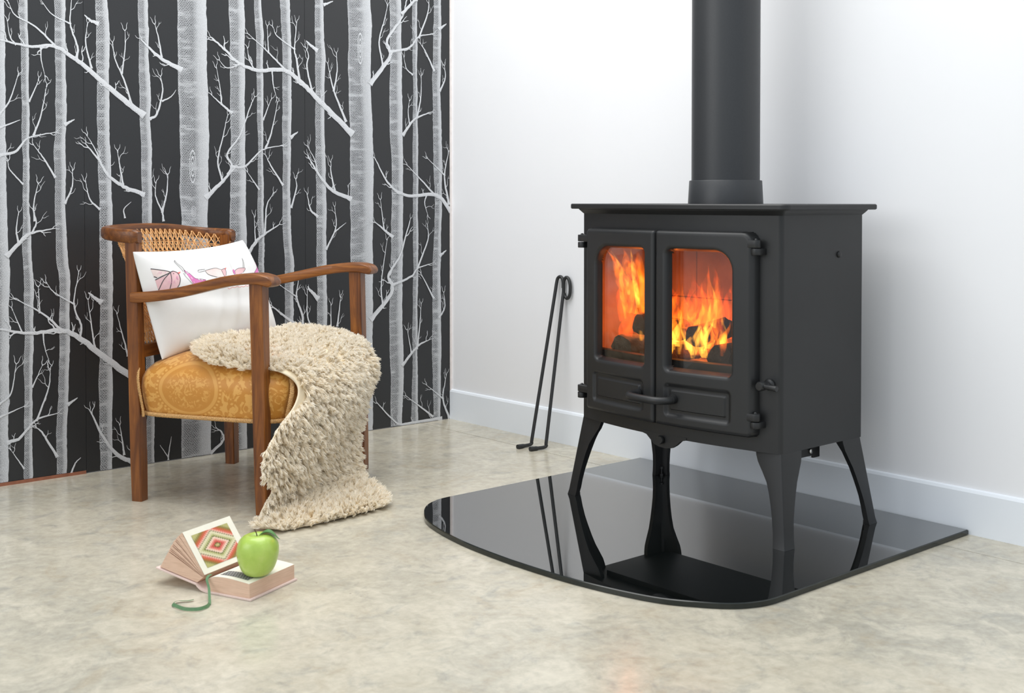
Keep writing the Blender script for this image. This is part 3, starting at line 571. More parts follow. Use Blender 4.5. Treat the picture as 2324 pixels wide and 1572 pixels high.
# top plate
TL_, TR_ = SX - .3295, SX + .3295
def bowt(x): return -.463 - .036 * (1 - ((x - SX) / .3295) ** 2)
R = .022
fr = [(x, bowt(x)) for x in np.linspace(TL_ + R, TR_ - R, 33)]
tp = corner(TL_ + R, bowt(TL_ + R) + R, pi, 1.5 * pi, R, 6)[:-1] + fr + corner(TR_ - R, bowt(TR_ - R) + R, 1.5 * pi, 2 * pi, R, 6)[1:] + [(TR_, -.125), (TL_, -.125)]
ti = inset(tp, .0022)
mb = MB(); mb.rings([[(x, y, .7275) for x, y in ti], [(x, y, .7297) for x, y in tp], [(x, y, .7380) for x, y in tp], [(x, y, .7402) for x, y in ti]])
mb.build('top_plate', m_iron, stove, angle=40)
# apron tab, knob, base plate, bracket
mb = MB(); tabp = [(1.335, .2085), (1.348, .206), (1.361, .196), (1.372, .187), (1.388, .183), (1.408, .182), (1.426, .185), (1.438, .192), (1.452, .204), (1.468, .2085), (1.468, .214), (1.335, .214)]
mb.prism(tabp, lambda x, z: (x, bow(x) + .007, z), lambda x, z: (x, bow(x) - .0015, z)); mb.build('apron_tab', m_iron, stove, angle=30)
mb = MB(); mb.lathe([(.0001, -.0), (.0085, .0), (.0095, .002), (.0095, .006), (.0085, .0075), (.0001, .0078)], (1.396, bow(1.396) - .0095, .2005), 20, 'y')
mb.build('ash_knob', m_iron, stove, angle=40)
mb = MB(); mb.box(1.15, 1.64, -.41, -.17, .196, .2085); mb.build('base_plate', m_iron, stove, smooth=False, bevel=.001)
mb = MB(); mb.box(1.640, 1.646, -.375, -.225, .172, .209); mb.box(1.640, 1.646, -.250, -.225, .166, .174); br_ = mb.build('air_bracket', m_iron, stove, smooth=False, bevel=.001)
mb = MB(); mb.lathe([(.006, 0), (.006, .004), (.0045, .005), (.0001, .005)], (1.646, -0.2630, 0.1837), 12, 'x'); mb.build('bolt', m_steel, stove)
# side rivet
mb = MB(); mb.lathe([(.0075, 0), (.0072, .003), (.005, .0055), (.0001, .0062)], (XR - .0003, -.233, .628), 18, 'x'); mb.build('side_plug', m_iron, stove)

# legs
FZ = [.208, .198, .185, .165, .145, .12, .095, .07, .045, .025, .0122]
def leg(sx, sy):
    cy0 = -.2908
    rs = []
    for z in FZ:
        t = (.208 - z) / .196
        fx = .0285 * t; fy = .0255 * t
        if t > .94: fx += .0012; fy += .0012
        wf = np.interp(z, [.012, .03, .06, .11, .15, .175, .19, .208], [.031, .029, .029, .033, .042, .057, .065, .067])
        ws = np.interp(z, [.012, .03, .06, .11, .15, .175, .19, .208], [.035, .034, .034, .043, .054, .066, .071, .072])
        tk = .011; r = .006
        prof = [(wf, 0), (r, 0), (.3 * r, .3 * r), (0, r), (0, ws), (tk, ws), (tk + .003, tk + .008), (tk + .008, tk + .003), (wf, tk)]
        X = SX + sx * (.302 + fx); Y = (cy0 + sy * (.1493 + fy)) if sy > 0 else (cy0 - (.1493 + fy))
        rs.append([(X - sx * a, Y - sy * b, z + (-.012 * 0)) for a, b in prof])
    mb = MB(); mb.rings(rs); o = mb.build('leg', m_iron, stove, angle=38)
    mb = MB(); X = SX + sx * (.330 - .0185); Y = cy0 + sy * (.174 - .0185)
    mb.lathe([(.0055, .0122), (.0055, .017), (.0025, .0172), (.0025, .030), (.006, .0305), (.006, .036), (.0001, .0362)], (X, Y, 0), 10)
    b = mb.build('levelling_bolt', m_iron, stove); b.parent = o; b.matrix_parent_inverse = Matrix.Identity(4)
for sx in (-1, 1):
    for sy in (-1, 1): leg(sx, sy)

# doors
def sdbox(x, z, x0, x1, z0, z1, r):
    """rounded box distance; r = radii (left-bottom, right-bottom, left-top, right-top)"""
    cx, cz = (x0 + x1) / 2, (z0 + z1) / 2; px, pz = x - cx, z - cz
    rr = np.where(px > 0, np.where(pz > 0, r[3], r[1]), np.where(pz > 0, r[2], r[0]))
    qx = np.abs(px) - (x1 - x0) / 2 + rr; qz = np.abs(pz) - (z1 - z0) / 2 + rr
    return np.minimum(np.maximum(qx, qz), 0) + np.hypot(np.maximum(qx, 0), np.maximum(qz, 0)) - rr
def sm(e0, e1, v):
    t = np.clip((v - e0) / (e1 - e0), 0, 1); return t * t * (3 - 2 * t)
def rnd(s, r):
    s = np.clip(s, 0, r); return r - np.sqrt(np.maximum(r * r - (r - s) ** 2, 0))
def door(x0, x1, ro, win, rw, pan, rp):
    z0, z1 = .240, .681
    xs = np.linspace(x0, x1, 125); zs = np.linspace(z0, z1, 222)
    X, Z = np.meshgrid(xs, zs)
    so = -sdbox(X, Z, x0, x1, z0, z1, ro); sw = sdbox(X, Z, *win, rw); sp = sdbox(X, Z, *pan, rp)
    d = rnd(so, .010); d = np.where(so < -1e-6, .030, d)
    d = d + np.where(sw < .009, rnd(np.maximum(sw, 0), .009), 0) + np.clip(-sw * 3, 0, .016)
    d = d + .0062 * sm(-.001, .009, -sp) - .0036 * sm(.0155, .0180, -sp)
    Y = -.44 - .04 * (1 - ((X - SX) / .302) ** 2) - .028 + d
    nx, nz = len(xs), len(zs); idx = np.arange(nx * nz).reshape(nz, nx)
    V = np.stack([X, Y, Z], -1).reshape(-1, 3)
    a = idx[:-1, :-1].ravel(); b = idx[:-1, 1:].ravel(); c = idx[1:, 1:].ravel(); e = idx[1:, :-1].ravel()
    keep = np.minimum.reduce([sw.ravel()[q] for q in (a, b, c, e)]) > -.0052
    F = np.stack([a, b, c, e], 1)[keep]
    mb = MB(); mb.v = V.tolist(); mb.f = [tuple(q) for q in F.tolist()]; mb.mi = [0] * len(mb.f)
    rim = [idx[0, i] for i in range(nx)] + [idx[j, -1] for j in range(1, nz)] + [idx[-1, i] for i in range(nx - 2, -1, -1)] + [idx[j, 0] for j in range(nz - 2, 0, -1)]
    base = len(mb.v)
    for q in rim: x, y, z = V[q]; mb.v.append((x, bow(x) + .0022, z))
    m = len(rim)
    for i in range(m):
        j = (i + 1) % m; mb.f.append((int(rim[i]), int(rim[j]), base + j, base + i)); mb.mi.append(0)
    o = mb.build('door', m_iron, stove, angle=50)
    mb = MB(); gx = np.linspace(win[0] - .004, win[1] + .004, 12)
    fr = [(x, bow(x) - .028 + .017) for x in gx]
    rings = [[(x, y, win[2] - .004), (x, y + .004, win[2] - .004), (x, y + .004, win[3] + .004), (x, y, win[3] + .004)] for x, y in fr]
    mb.rings(rings); g = mb.build('window_pane', m_glass, stove, angle=30); g.parent = o
    return o
dl = door(1.146, 1.3945, (.010, .006, .012, .006), (1.188, 1.361, .367, .639), (.010, .010, .046, .012), (1.176, 1.363, .262, .338), (.012, .012, .012, .012))
dr = door(1.3965, 1.650, (.006, .012, .006, .026), (1.430, 1.600, .367, .639), (.010, .010, .012, .046), (1.425, 1.602, .262, .338), (.012, .012, .012, .012))
dl['label'] = 'left door with arched window'; dr['label'] = 'right door with arched window and handle'

# bar handle between the two leaves
yh = bow(1.40) - .028
P = spline([(1.345, yh + .006, .304), (1.345, yh - .018, .3035), (1.349, yh - .031, .303), (1.366, yh - .037, .302), (1.40, yh - .038, .3015), (1.430, yh - .034, .301), (1.447, yh - .020, .3008), (1.453, yh - .004, .3008), (1.454, yh + .008, .3008)], 5)
mb = MB(); mb.tube(P, [.0088 if 4 < i < len(P) - 5 else .0082 for i in range(len(P))], 14); h_ = mb.build('bar_handle', m_iron, stove, angle=60); h_.parent = dr
for x in (1.345, 1.453):
    mb = MB(); mb.lathe([(.0001, .004), (.0098, .004), (.0110, .001), (.0110, -.003), (.0105, -.008), (.0001, -.008)], (x, bow(x) - .028, .303), 18, 'y'); q = mb.build('handle_boss', m_iron, stove, angle=40); q.parent = dr
# hinges
def hinge(xp, zc, s):
    """lug reaching from the door edge to the pin at xp; s = +1 opens to the right"""
    yp = bow(xp) - .020
    mb = MB(); pts = [(xp + .0105 * cos(a) * s, yp + .0105 * sin(a)) for a in np.linspace(-pi / 2, pi / 2, 9)]
    lug = pts + [(xp - .020 * s, yp + .006), (xp - .044 * s, yp - .008), (xp - .044 * s, yp - .0135), (xp - .020 * s, yp - .0115)]
    mb.prism(lug, lambda x, y: (x, y, zc), lambda x, y: (x, y, zc + .0165)); o = mb.build('hinge', m_iron, stove, angle=35, bevel=.0016)
    mb = MB(); pts = [(xp + .0105 * cos(a) * s, yp + .0105 * sin(a)) for a in np.linspace(-pi / 2, pi / 2, 9)]
    arm = [(xp + .0105 * cos(a), yp + .0105 * sin(a)) for a in np.linspace(pi, 2 * pi, 11)] + [(xp + .0105, bow(xp) + .006), (xp - .0105, bow(xp) + .006)]
    mb.prism(arm, lambda x, y: (x, y, zc - .0155), lambda x, y: (x, y, zc - .0015)); k = mb.build('hinge_knuckle', m_iron, stove, angle=35, bevel=.0014); k.parent = o
    mb = MB(); mb.lathe([(.0042, .0), (.0040, .0015), (.0025, .0032), (.0001, .0038)], (xp, yp, zc + .0165), 12); k = mb.build('hinge_pin', m_iron, stove); k.parent = o
for z in (.6475, .2770):
    hinge(1.654, z, 1); hinge(1.119, z, -1)
# air lever
yl = bow(1.668)
mb = MB(); mb.lathe([(.0001, .001), (.0125, .001), (.0125, -.003), (.0110, -.005), (.0075, -.006), (.0075, -.020), (.0001, -.020)], (1.673, yl, .3555), 20, 'y')
lv = mb.build('air_lever', m_iron, stove, angle=40)
mb = MB(); mb.lathe([(.0001, .0), (.0088, .0), (.0100, -.002), (.0100, -.016), (.0085, -.019), (.0001, -.0195)], (1.673, yl - .018, .3550), 20, 'y'); q = mb.build('lever_hub', m_iron, stove, angle=40); q.parent = lv
mb = MB(); mb.tube([(1.676, yl - .028, .355), (1.695, yl - .029, .3545), (1.712, yl - .030, .3540), (1.714, yl - .030, .3540)], [.0050, .0055, .0066, .0058], 14); q = mb.build('lever_rod', m_iron, stove, angle=50); q.parent = lv
# firebox
liner = []
def brick(x0, x1, y0, y1, z0, z1):
    mb = MB(); mb.box(x0, x1, y0, y1, z0, z1); mb.build('firebrick', m_brick, stove, smooth=False, bevel=.0015, seg=1)
for k in range(4):
    for j in range(2):
        xa = 1.126 + k * .125; brick(xa, xa + .1235, -.190, -.168, .345 + j * .158, .345 + j * .158 + .1565)
for x in (1.104, 1.626):
    brick(x, x + .018, -.425, -.1905, .345, .6595)
mb = MB(); mb.box(1.106, 1.646, -.432, -.168, .332, .3445); mb.build('grate_floor', m_brick, stove, smooth=False, bevel=.001, seg=1)
mb = MB(); mb.box(1.106, 1.646, -.432, -.168, .662, .672); mb.build('baffle', m_brick, stove, smooth=False, bevel=.001, seg=1)
mb = MB(); xs_ = np.linspace(1.112, 1.640, 17); mb.rings([[(x, bow(x) + .012, .345), (x, bow(x) + .005, .386), (x, bow(x) + .012, .389), (x, bow(x) + .020, .386), (x, bow(x) + .022, .345)] for x in xs_]); mb.build('log_guard', m_iron, stove, angle=30)
g = MB()
nx, ny = 40, 18; rs = []
for iy in range(ny):
    for ix in range(nx):
        x = 1.166 + .46 * ix / (nx - 1); y = -.425 + .23 * iy / (ny - 1)
        g.v.append((x, y, .3455 + .018 * (1 - abs(2 * ix / (nx - 1) - 1) ** 4) * (.6 + .4 * sin(ix * 1.7) * sin(iy * 2.1)) * (1 - abs(2 * iy / (ny - 1) - 1) ** 6)))
for iy in range(ny - 1):
    for ix in range(nx - 1): g.f.append((iy * nx + ix, iy * nx + ix + 1, (iy + 1) * nx + ix + 1, (iy + 1) * nx + ix)); g.mi.append(0)
o = g.build('ash_bed', m_ash, stove, angle=0); o['kind'] = 'stuff'

# firewood
def log(a, b, r, label, squash=.85, seed=0):
    A, B = Vector(a), Vector(b); L = (B - A).length; n = 16; rg = random.Random(seed); ph = [rg.uniform(0, 6) for _ in range(4)]
    ax = (B - A).normalized(); u = ax.cross(Vector((0, 0, 1)))
    u = u.normalized() if u.length > .1 else Vector((1, 0, 0)); w = ax.cross(u)
    mid = (A + B) / 2
    mb = MB(); rings = []
    for k, t in enumerate([0, .002, .06, .2, .35, .5, .65, .8, .94, .998, 1]):
        c = A.lerp(B, t); ring = []
        for i in range(n):
            th = 2 * pi * i / n; q = r * (1 + .10 * sin(2 * th + ph[0]) + .06 * sin(5 * th + ph[1] + t * 3) + .04 * sin(9 * th + t * 14 + ph[2]))
            if t in (0, 1): q *= .88
            ring.append(c + u * cos(th) * q + w * sin(th) * q * squash)
        rings.append(ring)
    mb.rings(rings)
    o = mb.build('firewood_log', m_log, None, angle=50)
    for v in o.data.vertices: v.co -= mid
    o.location = mid
    return tag(o, label, 'log', 'logs burning in the stove')
log((1.218, -.428, .3905), (1.215, -.292, .3905), .031, 'charred log seen end on low in the left window', 1, 1)
log((1.236, -.386, .449), (1.374, -.382, .443), .0255, 'charred log lying crosswise behind the bar between the two windows', .95, 2)
log((1.335, -.425, .3855), (1.345, -.30, .3855), .024, 'charred log lowest at the left of the right window', .9, 3)
log((1.443, -.418, .436), (1.425, -.29, .446), .0265, 'blackened round log end standing highest in the right window', 1, 4)
log((1.515, -.425, .394), (1.495, -.28, .394), .032, 'charred log at the right edge of the right window', .9, 5)

# flames
mbf = MB(); rg = random.Random(21)
def tongue(x, y, z, h, w, mat, lean=0.0, depth=.6):
    n = 10; m = 14; rs = []; p1, p2 = rg.uniform(0, 6), rg.uniform(0, 6)
    for k in range(m):
        t = k / (m - 1); q = w * (sin(pi * min(1, t * .92 + .12)) ** .8) * (1 - t) ** .55 + .0006
        cx = x + lean * h * t ** 1.5 + .42 * w * sin(t * 6.0 + p1) * (.25 + t); cy = y + .25 * w * sin(t * 5 + p2)
        rs.append([(cx + q * cos(2 * pi * i / n), cy + q * depth * sin(2 * pi * i / n), z + h * t) for i in range(n)])
    mbf.cur = mat; mbf.rings(rs)
# left window: leaning sheets of flame rising from the crosswise log
for x, y, z, h, w, l in [(1.228, -.405, .475, .150, .024, -.55), (1.246, -.40, .472, .165, .030, -.35), (1.262, -.395, .475, .150, .028, -.12), (1.212, -.41, .525, .105, .024, -.6), (1.240, -.415, .555, .080, .020, -.5), (1.250, -.38, .47, .10, .024, .1), (1.262, -.41, .55, .09, .02, -.2), (1.222, -.40, .50, .12, .02, -.5)]:
    tongue(x, y, z, h, w, 1, l)
for x, y, z, h, w, l in [(1.226, -.425, .462, .085, .0060, -.28), (1.243, -.425, .468, .060, .0055, .12), (1.236, -.42, .520, .095, .0085, -.55), (1.262, -.42, .490, .120, .0095, -.15), (1.218, -.42, .560, .070, .0060, -.75), (1.250, -.42, .560, .075, .009, -.1), (1.266, -.41, .41, .035, .010, -.1)]:
    tongue(x, y, z, h, w, 0, l)
# right window
for k in range(30):
    y = rg.uniform(-.435, -.34); x = 1.352 + .18 * rg.random() - .88 * (y + .42); z = .386 + rg.random() * .030
    tongue(x, y, z, rg.uniform(.045, .085), rg.uniform(.009, .016), 0 if k % 2 else 1, rg.uniform(-.25, .3))
for x, z, h, w, l in [(1.372, .43, .105, .017, -.25), (1.395, .45, .085, .018, .1), (1.362, .49, .085, .012, -.2), (1.412, .44, .12, .016, -.15), (1.432, .47, .085, .013, .15), (1.455, .46, .10, .015, -.2), (1.475, .42, .13, .018, .1), (1.493, .43, .175, .017, -.10), (1.512, .41, .15, .015, -.05), (1.485, .47, .12, .013, -.15), (1.42, .46, .06, .02, .2), (1.385, .47, .07, .018, .1)]:
    tongue(x, rg.uniform(-.425, -.375), z, h, w, 1, l)
for x, z, h, w, l in [(1.398, .392, .105, .0095, .05), (1.375, .40, .07, .008, -.35), (1.487, .41, .125, .0095, .15), (1.497, .46, .105, .008, -.12), (1.452, .392, .075, .010, .35), (1.468, .40, .095, .008, .4), (1.428, .392, .055, .015, 0), (1.478, .392, .045, .015, 0), (1.362, .44, .085, .0075, -.15)]:
    tongue(x, rg.uniform(-.44, -.41), z, h, w, 0, l)
for k in range(14):
    tongue(1.15 + k * .026, -.225, .40 + .02 * rg.random(), rg.uniform(.10, .15), .030, 2, rg.uniform(-.2, .2))
for x, y, z, h, w in [(1.165, -.36, .42, .14, .030), (1.195, -.39, .45, .15, .030), (1.235, -.37, .46, .17, .036), (1.215, -.40, .40, .12, .03), (1.40, -.38, .42, .17, .04), (1.45, -.39, .42, .18, .04), (1.49, -.39, .42, .19, .03)]:
    tongue(x, y, z, h, w, 2, rg.uniform(-.3, .1))
fl = mbf.build('fire', m_fl, None, angle=0); fl['kind'] = 'stuff'
tag(fl, 'orange and yellow flames burning behind the two stove windows', 'fire')
def fire_lamp(name, loc, e, r=.04):
    d = bpy.data.lights.new(name, 'POINT'); d.energy = e; d.color = (1, .22, .035); d.shadow_soft_size = r
    o = bpy.data.objects.new(name, d); COL.objects.link(o); o.location = loc
fire_lamp('fire_glow', (1.21, -.34, .46), 1.6); fire_lamp('fire_glow', (1.40, -.31, .42), 1.7)

# flue
flue = thing('flue_pipe', 'tall black stove pipe rising from the stove top', 'flue pipe', (SX, -.2565, .7405))
mb = MB(); mb.lathe([(.078, .790), (.0812, .790), (.0812, 2.70), (.078, 2.70)], (SX, -.2565, 0), 48, cap=True); mb.build('pipe', m_paint, flue, angle=40)
mb = MB(); mb.lathe([(.084, .7405), (.0895, .7405), (.0893, .745), (.0866, .7945), (.0855, .7960), (.0800, .7962)], (SX, -.2565, 0), 48); mb.build('flue_collar', m_paint, flue, angle=40)

# fire tool
tool = thing('fire_tongs', 'thin black steel fire tongs with a loop handle leaning on the white wall', 'fire tool', (.56, -.10, 0))
zt = .0062
A0, A1 = (.532, -.164, zt), (.530, -.108, zt); T1 = (.543, -.014, .497)
B0, B1 = (.581, -.158, zt), (.588, -.101, zt); T2 = (.571, -.012, .470)
def lerp3(a, b, t): return tuple(a[i] + (b[i] - a[i]) * t for i in range(3))
def rod(p0, p1, top, extra, name):
    bend = [p0, lerp3(p0, p1, .5), lerp3(p0, p1, .86), (p1[0], p1[1] + .002, p1[2] + .003), lerp3(p1, top, .02), lerp3(p1, top, .06)]
    pts = spline(bend, 4) + [lerp3(p1, top, t) for t in (.25, .5, .75)] + spline([lerp3(p1, top, .96), top] + extra, 6)
    n = len(pts); mb = MB(); mb.tube(pts, [.0075 if i < 2 else (.0068 if i < 4 else .0052) for i in range(n)], 10); mb.build(name, m_tool, tool, angle=60)
rod(A0, A1, T1, [(.546, -.012, .509), (.555, -.011, .514), (.564, -.011, .509), (.569, -.012, .497), (.570, -.013, .480)], 'rod')
rod(B0, B1, T2, [(.571, -.012, .492), (.574, -.011, .506), (.583, -.011, .513), (.593, -.011, .508), (.599, -.011, .492), (.599, -.011, .468), (.594, -.011, .454), (.585, -.011, .449), (.577, -.011, .455), (.574, -.012, .464)], 'rod')

# ------------------------------------------------------------------ armchair (local axes: x forward, y to its right-hand side in the picture's depth)
CRZ = atan2(.531, .848)
chair = thing('armchair', 'low wooden armchair with cane back and gold damask seat before the dark wallpaper', 'armchair', (.260, -1.094, 0), CRZ)
def post(name, x, y, z1, lean, hw=.0155, taper=.0):
    mb = MB(); rs = []
    for z in np.linspace(0, z1, 8):
        k = z / .55; cx = x - lean * k; b = hw + taper * k
        if z < .001: b -= .001
        c = .0022
        rs.append([(cx + sx * (b - (c if q else 0)), y + sy * (b - (0 if q else c)), z) for sx, sy, q in
                   ((1, -1, 1), (1, -1, 0), (1, 1, 0), (1, 1, 1), (-1, 1, 1), (-1, 1, 0), (-1, -1, 0), (-1, -1, 1))])
    mb.rings(rs); return mb.build(name, m_wood_z, chair, world=False, angle=20)
NB, FB, NF, FF = (0, -.224), (0, .224), (.362, -.254), (.386, .261)
post('leg', *NB, .650, .012); post('leg', *FB, .650, .012)
post('leg', *NF, .551, .011, .0155, .002); post('leg', *FF, .551, .014, .0155, .002)
# arms
ARZ = [(-.012, .5075), (.015, .5085), (.06, .5125), (.121, .5205), (.185, .5330), (.249, .5470), (.299, .5565), (.349, .5620), (.385, .5622), (.410, .5575)]
def arm(sy, nb, nf):
    pr = spline([(u, 0, z) for u, z in ARZ], 4); rs = []
    ux = nf[0] + .024
    for i, p in enumerate(pr):
        f = (p[0] + .012) / .422; u = -.012 + f * (ux + .012); e = i / (len(pr) - 1)
        yc = sy * (.2315 + (abs(nf[1]) - .2315 + .004) * min(1, f))
        hw = .0120 + .0165 * min(1, max(0, (f - .15) / .7)) ** 1.2; hh = .0135 * (.92 if e == 0 else 1)
        q = .32; ring = [(u, yc + hw * math.copysign(abs(cos(a)) ** q, cos(a)), p[2] + hh * math.copysign(abs(sin(a)) ** q, sin(a))) for a in (2 * pi * k / 16 for k in range(16))]
        rs.append(ring)
    last = rs[-1]; cy = sum(q[1] for q in last) / 16; cz = sum(q[2] for q in last) / 16
    for d in (25, 45, 62, 76, 86):
        c, s = cos(radians(d)), sin(radians(d)); rs.append([(q[0] + .0135 * s, cy + (q[1] - cy) * (1 - .12 * s * s), cz + (q[2] - cz) * c - .004 * s) for q in last])
    mb = MB(); mb.rings(rs); mb.build('arm', m_wood_x, chair, world=False, angle=40)
arm(-1, NB, NF); arm(1, FB, FF)
# hoop top rail
HP = [(.006, -.226, .657), (-.035, -.2285, .660), (-.085, -.2190, .6645), (-.116, -.185, .668), (-.131, -.120, .671), (-.136, 0, .672), (-.131, .120, .668), (-.114, .185, .661), (-.080, .2190, .655), (-.035, .2285, .651), (.006, .226, .648)]
H = spline(HP, 6); rs = []
for i, p in enumerate(H):
    t = (H[min(i + 1, len(H) - 1)] - H[max(i - 1, 0)]); t /= np.linalg.norm(t); nrm = np.array([-t[1], t[0], 0]); nrm /= np.linalg.norm(nrm)
    e = min(i, len(H) - 1 - i); sc = .72 if e == 0 else (.92 if e == 1 else 1); ring = []
    for k in range(16):
        a = 2 * pi * k / 16; cx, cz = cos(a), sin(a); q = .55
        ring.append(tuple(p + nrm * (.0155 * sc) * math.copysign(abs(cx) ** q, cx) + np.array([0, 0, (.0195 - .0045 * min(1, e / 16)) * sc]) * math.copysign(abs(cz) ** q, cz)))
    rs.append(ring)
mb = MB(); mb.rings(rs); mb.build('top_rail', m_wood_y, chair, world=False, angle=50)
# lower rails
def bar(a, b, hw, hh, name, mat):
    mb = MB(); A, B = Vector(a), Vector(b); t = (B - A).normalized(); s = Vector((-t.y, t.x, 0)).normalized()
    mb.rings([[P + s * hw * i + Vector((0, 0, hh * j)) for i, j in ((-1, -1), (1, -1), (1, 1), (-1, 1))] for P in (A, B)])
    mb.build(name, mat, chair, world=False, smooth=False, bevel=.0015)
bar((-.004, -.214, .372), (-.004, .214, .372), .011, .016, 'back_rail', m_wood_y)
bar((0, -.212, .236), (.357, -.236, .236), .009, .020, 'seat_rail', m_wood_x); bar((0, .212, .236), (.381, .243, .236), .009, .020, 'seat_rail', m_wood_x)
bar((.357, -.246, .236), (.380, .254, .236), .009, .022, 'seat_rail', m_wood_y); bar((0, -.214, .236), (0, .214, .236), .009, .022, 'seat_rail', m_wood_y)
# cane back
top = [np.array(p) + np.array([0, 0, .011]) for p in spline([(.004, -.212, .650), (-.035, -.2145, .652), (-.078, -.2045, .655), (-.104, -.176, .657), (-.1185, -.115, .660), (-.1225, 0, .661), (-.1185, .115, .657), (-.102, .176, .651), (-.074, .2045, .645), (-.035, .2145, .641), (.004, .212, .638)], 8)]
cum = np.concatenate([[0], np.cumsum([np.linalg.norm(top[i + 1] - top[i]) for i in range(len(top) - 1)])])
def cane_pt(a, h):
    """a along the hoop 0..1, h down 0..1"""
    s = a * cum[-1]; T = np.array([np.interp(s, cum, [p[k] for p in top]) for k in range(3)])
    Bp = np.array([-.006, -.205 + .41 * a, .386]); w = h ** .9
    return T * (1 - w) + Bp * w
NA, NH = 27, 11
mb = MB()
def strand(fn, n, r=.00115, lift=0.0):
    pts = [cane_pt(*fn(t)) + np.array([lift, 0, 0]) for t in np.linspace(0, 1, n)]; mb.tube(pts, r, 4, cap=False)
for k in range(NA + 1):
    a = (k + .5) / (NA + 1)
    for e in (-.0035, .0035): strand(lambda t: (a + e, t), 10, .0012, .0012)
for k in range(1, NH):
    for e in (-.0065, .0065): strand(lambda t: (.005 + .99 * t, k / NH + e), 46, .0012, -.0006)
for k in range(-NH, NA + 1):
    for sgn in (1, -1):
        pts = []
        for t in np.linspace(0, 1, 22):
            a = (k + .5 + NH * t) / (NA + 1)
            if sgn < 0: a = 1 - a
            if 0 <= a <= 1: pts.append(cane_pt(a, t) + np.array([.0022 + .0006 * sgn, 0, 0]))
        if len(pts) > 2: mb.tube(pts, .0015, 4, cap=False)
cane = mb.build('cane_weave', m_cane, chair, world=False, angle=0); cane['kind'] = 'stuff'
# seat
def seat_ring(g, z, bul=0.0):
    out = []; N = 88
    for k in range(N):
        a = 2 * pi * k / N; c, s = cos(a), sin(a); q = .30
        x = .197 + (.208 + g + bul) * math.copysign(abs(c) ** q, c); f = (x - 0) / .386
        hv = .236 + .018 * f + g + bul * .6
        y = .0035 * f + hv * math.copysign(abs(s) ** q, s)
        out.append((x, y, z))
    return out
mb = MB(); rings = [seat_ring(-.012, .2125), seat_ring(-.002, .214), seat_ring(.001, .232), seat_ring(.006, .258), seat_ring(.009, .285), seat_ring(.006, .308), seat_ring(-.004, .326), seat_ring(-.020, .341), seat_ring(-.045, .354), seat_ring(-.08, .3645), seat_ring(-.12, .371), seat_ring(-.165, .3745), seat_ring(-.195, .3755)]
mb.rings(rings); mb.build('seat', m_gold, chair, world=False, angle=0)
# braid trim
def braid(path, name='braid_trim', w=.0062, closed=False):
    mb = MB(); P = [np.array(p, float) for p in path]
    d = np.concatenate([[0], np.cumsum([np.linalg.norm(P[i + 1] - P[i]) for i in range(len(P) - 1)])]); n = max(6, int(d[-1] / .0022))
    S = [np.array([np.interp(t, d, [p[k] for p in P]) for k in range(3)]) for t in np.linspace(0, d[-1], n)]
    for ph, r in ((0, .0021), (pi, .0021), (pi / 2, .0018), (-pi / 2, .0018)):
        pts = []
        for i, p in enumerate(S):
            t = S[min(i + 1, n - 1)] - S[max(i - 1, 0)]; t /= np.linalg.norm(t) + 1e-9
            out = np.array([p[0] - .19, p[1], 0]); out -= t * out.dot(t); out /= np.linalg.norm(out) + 1e-9
            side = np.cross(t, out); th = i * .9 + ph
            pts.append(p + side * w * .62 * sin(th) + out * (.0014 + .0013 * cos(2 * th)))
        mb.tube(pts, r, 5, cap=True)
    o = mb.build(name, m_gimp, chair, world=False, angle=0)
R0 = seat_ring(.0015, .2195)
braid(R0 + [R0[0]])
def yside(u, g): return -(.236 + .018 * u / .386 + g) + .0035 * u / .386
for u in (.022, .338):
    prof = [(.214, 0), (.232, .002), (.258, .007), (.285, .010), (.308, .007), (.322, 0), (.330, -.006)]
    lean = (-.016 if u < .1 else .007)
    braid([(u + lean * ((z - .214) / .116) ** 2, yside(u, g) - .0005, z) for z, g in prof], 'braid_trim', .0075)
prof = [(.214, 0), (.235, .002), (.258, .007), (.285, .010), (.305, .007), (.318, 0)]
braid([(.405 + g, -.218 + .02 * ((z - .214) / .1) ** 3, z) for z, g in prof], 'braid_trim', .0075)

# ------------------------------------------------------------------ pillow
pillow = thing('pillow', 'white cotton pillow printed with pink birds propped on the cane back', 'pillow', (.260, -1.094, 0), CRZ)
pTL, pTR, pBL, pBR = (np.array(q) for q in ((.012, -.264, .622), (.055, .190, .637), (.048, -.196, .350), (.170, .180, .372)))
pn = np.array([.93, .1, .35]); pn /= np.linalg.norm(pn)
def pil(s, t, side=1, off=0.0):
    x, y = 2 * s - 1, 2 * t - 1; x2 = x * (1 - .025 * (1 - y * y)); y2 = y * (1 - .09 * (1 - x * x)); S, T = (x2 + 1) / 2, (y2 + 1) / 2
    P = (pTL * (1 - S) + pTR * S) * T + (pBL * (1 - S) + pBR * S) * (1 - T)
    e = max(0, 1 - x * x) * max(0, 1 - y * y)
    wr = 1.7 * (.0022 * sin(x * 7 + y * 2.2) * e + .0030 * math.exp(-((x - .12 - .12 * y) / .06) ** 2) * e - .0030 * math.exp(-((x - .24 - .10 * y) / .07) ** 2) * e + .0022 * math.exp(-((x + .10 - .25 * y) / .05) ** 2) * e + .0016 * sin(x * 3 + y * 11) * e)
    return P + pn * ((.062 * e ** .42 + wr) * (1 if side > 0 else -.62) + off * side)
mb = MB(); NS, NT = 72, 48; idx = {}
